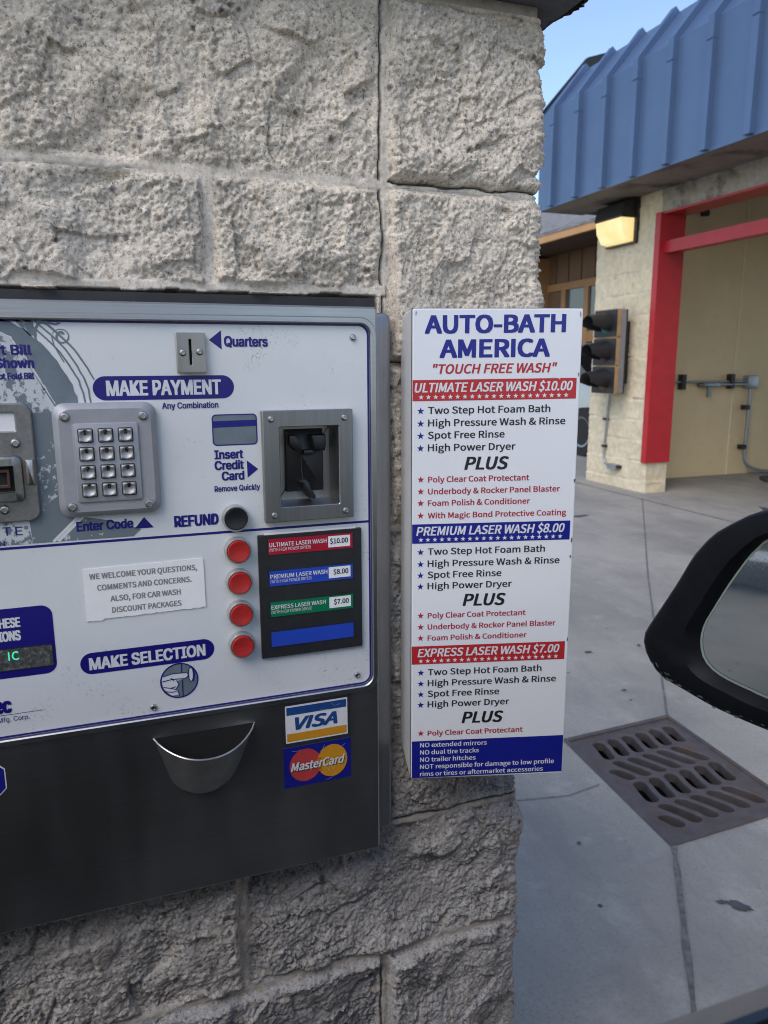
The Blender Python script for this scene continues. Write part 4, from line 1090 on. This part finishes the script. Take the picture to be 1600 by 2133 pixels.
for z in (.755, .312):
    mb = MB(); mb.box((6.64, 6.585, z-.025), (6.71, 6.652, z+.025)); mb.build('clip', 'blackplastic', pw)
mb = MB(); mb.prism(rrect(0, 1, 0, 1, .2), 0, 1)
mb.v = [(6.35+1.3*x+.12*math.sin(9*z), 5.45+.75*z+.06*math.sin(7*x), .004+.028*y) for x, y, z in mb.v]
tag(mb.build('rubber_mat', 'mat'), 'dark rubber mat lying on the floor inside the wash bay', 'mat')

# ================================================================== BUILDING BEHIND
nb_ = thing('office_building', (8.5, 12, 0), 'brown panelled building with grey shingle roof and orange fascia behind the pier', 'building')
mb = MB(); mb.box((8.0, 7.6, 0), (14, 20, 3.6)); nw = mb.build('wall', 'brownwall', nb_)
dbt = mat('dark_batten', (.10, .05, .025), .8)
for y in np.arange(9.03, 12.9, .41):
    mb = MB(); mb.box((7.985, y-.012, 2.701), (8.001, y+.012, 3.35)); mb.build('batten', dbt, nw)
mb = MB(); mb.box((7.5, 12.95, 0), (7.999, 19.5, 3.19)); mb.box((7.955, 7.6, 2.57), (8.003, 12.95, 2.70)); mb.box((7.955, 7.6, .3), (8.003, 12.95, .9)); mb.box((7.955, 7.6, 1.62), (8.003, 12.95, 1.80)); mb.build('trim', 'orangewall', nb_)
for k, y in enumerate(np.arange(8.0, 12.9, .72)):
    mb = MB(); mb.box((7.95, y, .9), (8.0031, y+.13, 2.569)); mb.build('window_post', 'orangewall', nb_)
    mb = MB(); mb.box((7.985, y+.13, 1.80), (7.999, y+.72, 2.565)); mb.build('window', 'winglass' if y < 12.2 else 'brownwall', nb_)
mb = MB(); mb.add([(6.95, 7.4, 3.37), (6.95, 20, 3.42), (11, 20, 5.3), (11, 7.4, 5.3), (6.95, 7.4, 3.32), (6.95, 20, 3.37), (11, 20, 5.2), (11, 7.4, 5.2)], [(0, 1, 2, 3), (4, 7, 6, 5), (0, 4, 5, 1), (0, 3, 7, 4), (2, 6, 7, 3), (1, 5, 6, 2)]); mb.build('roof', 'shingle', nb_)
mb = MB(); mb.box((6.96, 7.4, 3.225), (7.02, 20, 3.345)); mb.build('fascia', 'fascia', nb_)
mb = MB(); mb.box((7.02, 7.42, 3.23), (8.1, 19.98, 3.30)); mb.build('eave_soffit', mat('dark_wood', (.06, .035, .02), .8), nb_)

# silver car parked behind the pier
ca = thing('parked_car', (6.9, 10.2, 0), 'silver parked car with dark windows half hidden behind the pier', 'car')
prof_c = [(7.9, .35), (7.85, .62), (7.95, .80), (8.6, .98), (8.78, 1.03), (9.65, 1.50), (10.3, 1.56), (11.4, 1.52), (12.1, 1.1), (12.35, 1.0), (12.4, .5), (12.3, .3)]
mb = MB(); sec = []
for x, sc_, zz in ((6.02, .97, 1), (5.98, 1.0, 1), (7.78, 1.0, 1), (7.74, .97, 1)):
    sec.append([(x+(.18*max(0, (z-1.0))/.55 if x < 6.9 else -.18*max(0, (z-1.0))/.55), 10.15+(y-10.15)*sc_, z) for y, z in prof_c])
mb.rings(sec); mb.build('body', 'silver', ca, True, 50)
mb = MB()
for xs in (-1, 1):
    X = lambda z: (5.965 if xs < 0 else 7.795)+(-xs)*(.18*max(0, z-1.0)/.55)
    mb.add([(X(z), y, z) for y, z in ((8.95, 1.04), (9.70, 1.45), (10.3, 1.50), (10.3, 1.04))], [(0, 1, 2, 3)])
    mb.add([(X(z), y, z) for y, z in ((10.38, 1.04), (10.38, 1.50), (11.3, 1.47), (11.6, 1.15), (11.6, 1.04))], [(0, 1, 2, 3, 4)])
mb.add([(6.15, 8.80, 1.045), (7.6, 8.80, 1.045), (7.5, 9.62, 1.49), (6.25, 9.62, 1.49)], [(0, 1, 2, 3)])
mb.build('window', 'carglass', ca)
for x in (5.97, 7.58):
    for y in (8.72, 11.45):
        mb = MB(); R = [[(xx, y+r_*math.cos(2*math.pi*k/24), .33+r_*math.sin(2*math.pi*k/24)) for k in range(24)] for xx, r_ in ((x, .30), (x, .33), (x+.2, .33), (x+.2, .30))]
        mb.rings(R); wl = mb.build('wheel', 'tyre', ca, True)
        mb = MB(); R = [[(xx, y+r_*math.cos(2*math.pi*k/24), .33+r_*math.sin(2*math.pi*k/24)) for k in range(24)] for xx, r_ in ((x-.006, .21), (x-.002, .20), (x+.02, .02))]
        mb.rings(R, False, True); mb.build('rim', 'rim', wl, True)

# ================================================================== DRIVER'S CAR (door and mirror)
dc = thing('black_car', (.2, .1, .2), 'black car door with scuffed side mirror in the near corner', 'car')
mb = MB(); R = []
for x in (-1.3, -.5, .2, .62, .9):
    R.append([(x, .10, .98), (x, .14, .996), (x, .187, 1.0), (x, .206, .986), (x, .222, .90), (x, .245, .72), (x, .25, .6), (x, .225, .40), (x, .19, .22), (x, .08, .22)])
mb.rings(R); mb.build('door', 'carblack', dc, True, 40)
mb = MB(); R = []                                   # roof skin, far side and floor of the car round the driver
for x, zz in ((-1.9, 1.30), (-1.4, 1.43), (-.4, 1.49), (.05, 1.46), (.30, 1.40)):
    R.append([(x, .02, zz-.03), (x, -.03, zz), (x, -.75, zz+.03), (x, -1.47, zz), (x, -1.52, zz-.03), (x, -1.47, zz-.045), (x, -.75, zz-.02), (x, -.03, zz-.045)])
mb.rings(R); mb.build('roof', 'carblack', dc, True, 50)
mb = MB(); mb.rings([[(p[0], p[1], p[2]-.012) for p in (r_[5], r_[6], r_[7])] for r_ in R], False, False, False); mb.build('headliner', mat('grey_headliner', (.16, .155, .15), .95, bump=.2, bscale=700), dc)
mb = MB(); mb.box((-1.9, -1.72, .22), (.9, -1.60, .98)); mb.box((-1.9, -1.6, .20), (.9, .08, .26)); mb.box((.75, -1.6, .26), (.9, .08, .95)); mb.box((-1.9, -1.6, .26), (-1.75, .08, 1.0)); mb.build('cabin', 'doortrim', dc)
mb = MB(); mb.box((-1.3, .152, .996), (.62, .180, 1.004)); mb.build('window_seal', 'doortrim', dc)
mb = MB(); mb.tube([(.50, .16, .97), (.50, .24, .98), (.52, .30, 1.0), (.50, .38, 1.03)], [.05, .04, .035, .04], 12); ar = mb.build('mirror_arm', 'mirrorblack', dc, True)
uh, vh, mn, P0 = Vector((.361, -.9326, 0)), Vector((-.0467, -.0181, .9987)), Vector((-.9314, -.3605, -.0501)), Vector((.45, .47, 1.05))
OUT = [(.0444, .0891), (.0296, .0829), (.0171, .0745), (.004, .0645), (-.0047, .0539), (-.0136, .0407), (-.0244, .0186), (-.0347, -.001), (-.0445, -.0191), (-.0536, -.0364), (-.0549, -.0454), (-.0523, -.0555), (-.0458, -.0654), (-.0357, -.074), (-.0176, -.0786), (.0029, -.084), (.0225, -.0871), (.0571, -.0899), (.10, -.090), (.135, -.085), (.152, -.06), (.158, .0), (.152, .06), (.135, .088), (.10, .096), (.07, .0955)]
INN = [(.0459, .0677), (.038, .060), (.0301, .0493), (.0206, .0324), (.0124, .0163), (.0041, -.0014), (-.0019, -.0149), (-.0046, -.0267), (-.004, -.0387), (.0, -.0487), (.0092, -.056), (.0236, -.0603), (.0393, -.0628), (.0553, -.065), (.10, -.066), (.125, -.062), (.138, -.045), (.142, .0), (.138, .045), (.125, .068), (.10, .075), (.07, .0745)]
def resample(P, n=72):
    P = [Vector(p) for p in P]
    # smooth closed curve (Catmull-Rom), then even spacing by angle about the centre
    D = []
    for i in range(len(P)):
        a, b_, c_, d_ = P[i-1], P[i], P[(i+1) % len(P)], P[(i+2) % len(P)]
        for k in range(8):
            t = k/8
            D.append(.5*((2*b_)+(c_-a)*t+(2*a-5*b_+4*c_-d_)*t*t+(3*b_-a-3*c_+d_)*t**3))
    acc = [0]
    for i in range(1, len(D)+1): acc.append(acc[-1]+(D[i % len(D)]-D[i-1]).length)
    out = []; j = 0
    for k in range(n):
        s = acc[-1]*k/n
        while acc[j+1] < s: j += 1
        t = (s-acc[j])/(acc[j+1]-acc[j]); out.append(D[j].lerp(D[(j+1) % len(D)], t))
    return out
ro, ri = resample(OUT), resample(INN)
c0 = Vector((.05, .0))
def mp(p, d): return tuple(P0+uh*p.x+vh*p.y+mn*d)
mb = MB()
R = [[mp(p, -.006) for p in ri], [mp(p.lerp(q_, .10), .000) for p, q_ in zip(ri, ro)], [mp(p.lerp(q_, .24), .005) for p, q_ in zip(ri, ro)], [mp(p.lerp(q_, .70), .004) for p, q_ in zip(ri, ro)], [mp(p.lerp(q_, .93), .0015) for p, q_ in zip(ri, ro)], [mp(q_, -.002) for q_ in ro],
     [mp(q_.lerp(c0, -.005), -.008) for q_ in ro]]
for k in range(1, 8):
    a = rad(90*k/8); R.append([mp(q_.lerp(c0, 1-math.cos(a)), -.008-.085*math.sin(a)) for q_ in ro])
mb.rings(R, False, True); mir = mb.build('side_mirror', 'mirrorblack', dc, True, 40)
mb = MB(); mb.add([mp(p, -.0055) for p in ri], [list(range(len(ri)))]); mb.build('mirror_glass', 'mirror', mir)
mb = MB(); mb.rings([[mp(p, -.0052) for p in ri], [mp(p.lerp(c0, .035), -.0050) for p in ri]], False, False); mb.build('glass_edge', mat('pale_glass_edge', (.22, .27, .24), .25), mir)
mb = MB(); rs = random.Random(12)                    # scrape along the lower outer rim
for k in range(110):
    i = rs.choice(range(18, 52)); q_ = ro[i]; p = ri[i]
    if not (-.05 < q_.x < .075 and q_.y < -.045): continue
    t = rs.gauss(.84, .05); w_ = rs.uniform(.0003, .0013)
    if not .7 < t < .96: continue
    c_ = p.lerp(q_, t); d_ = (ro[(i+1) % 72]-ro[i-1]).normalized()
    pl = []
    for a in range(7):
        an = 2*math.pi*a/7; pl.append(mp(c_+d_*math.cos(an)*w_*rs.uniform(1, 3.2)+Vector((-d_.y, d_.x))*math.sin(an)*w_*rs.uniform(.4, 1), .0046-.003*max(0, (t-.7)/.3)))
    mb.add(pl, [list(range(7))])
mb.build('scuff_mark', 'scuff', mir)
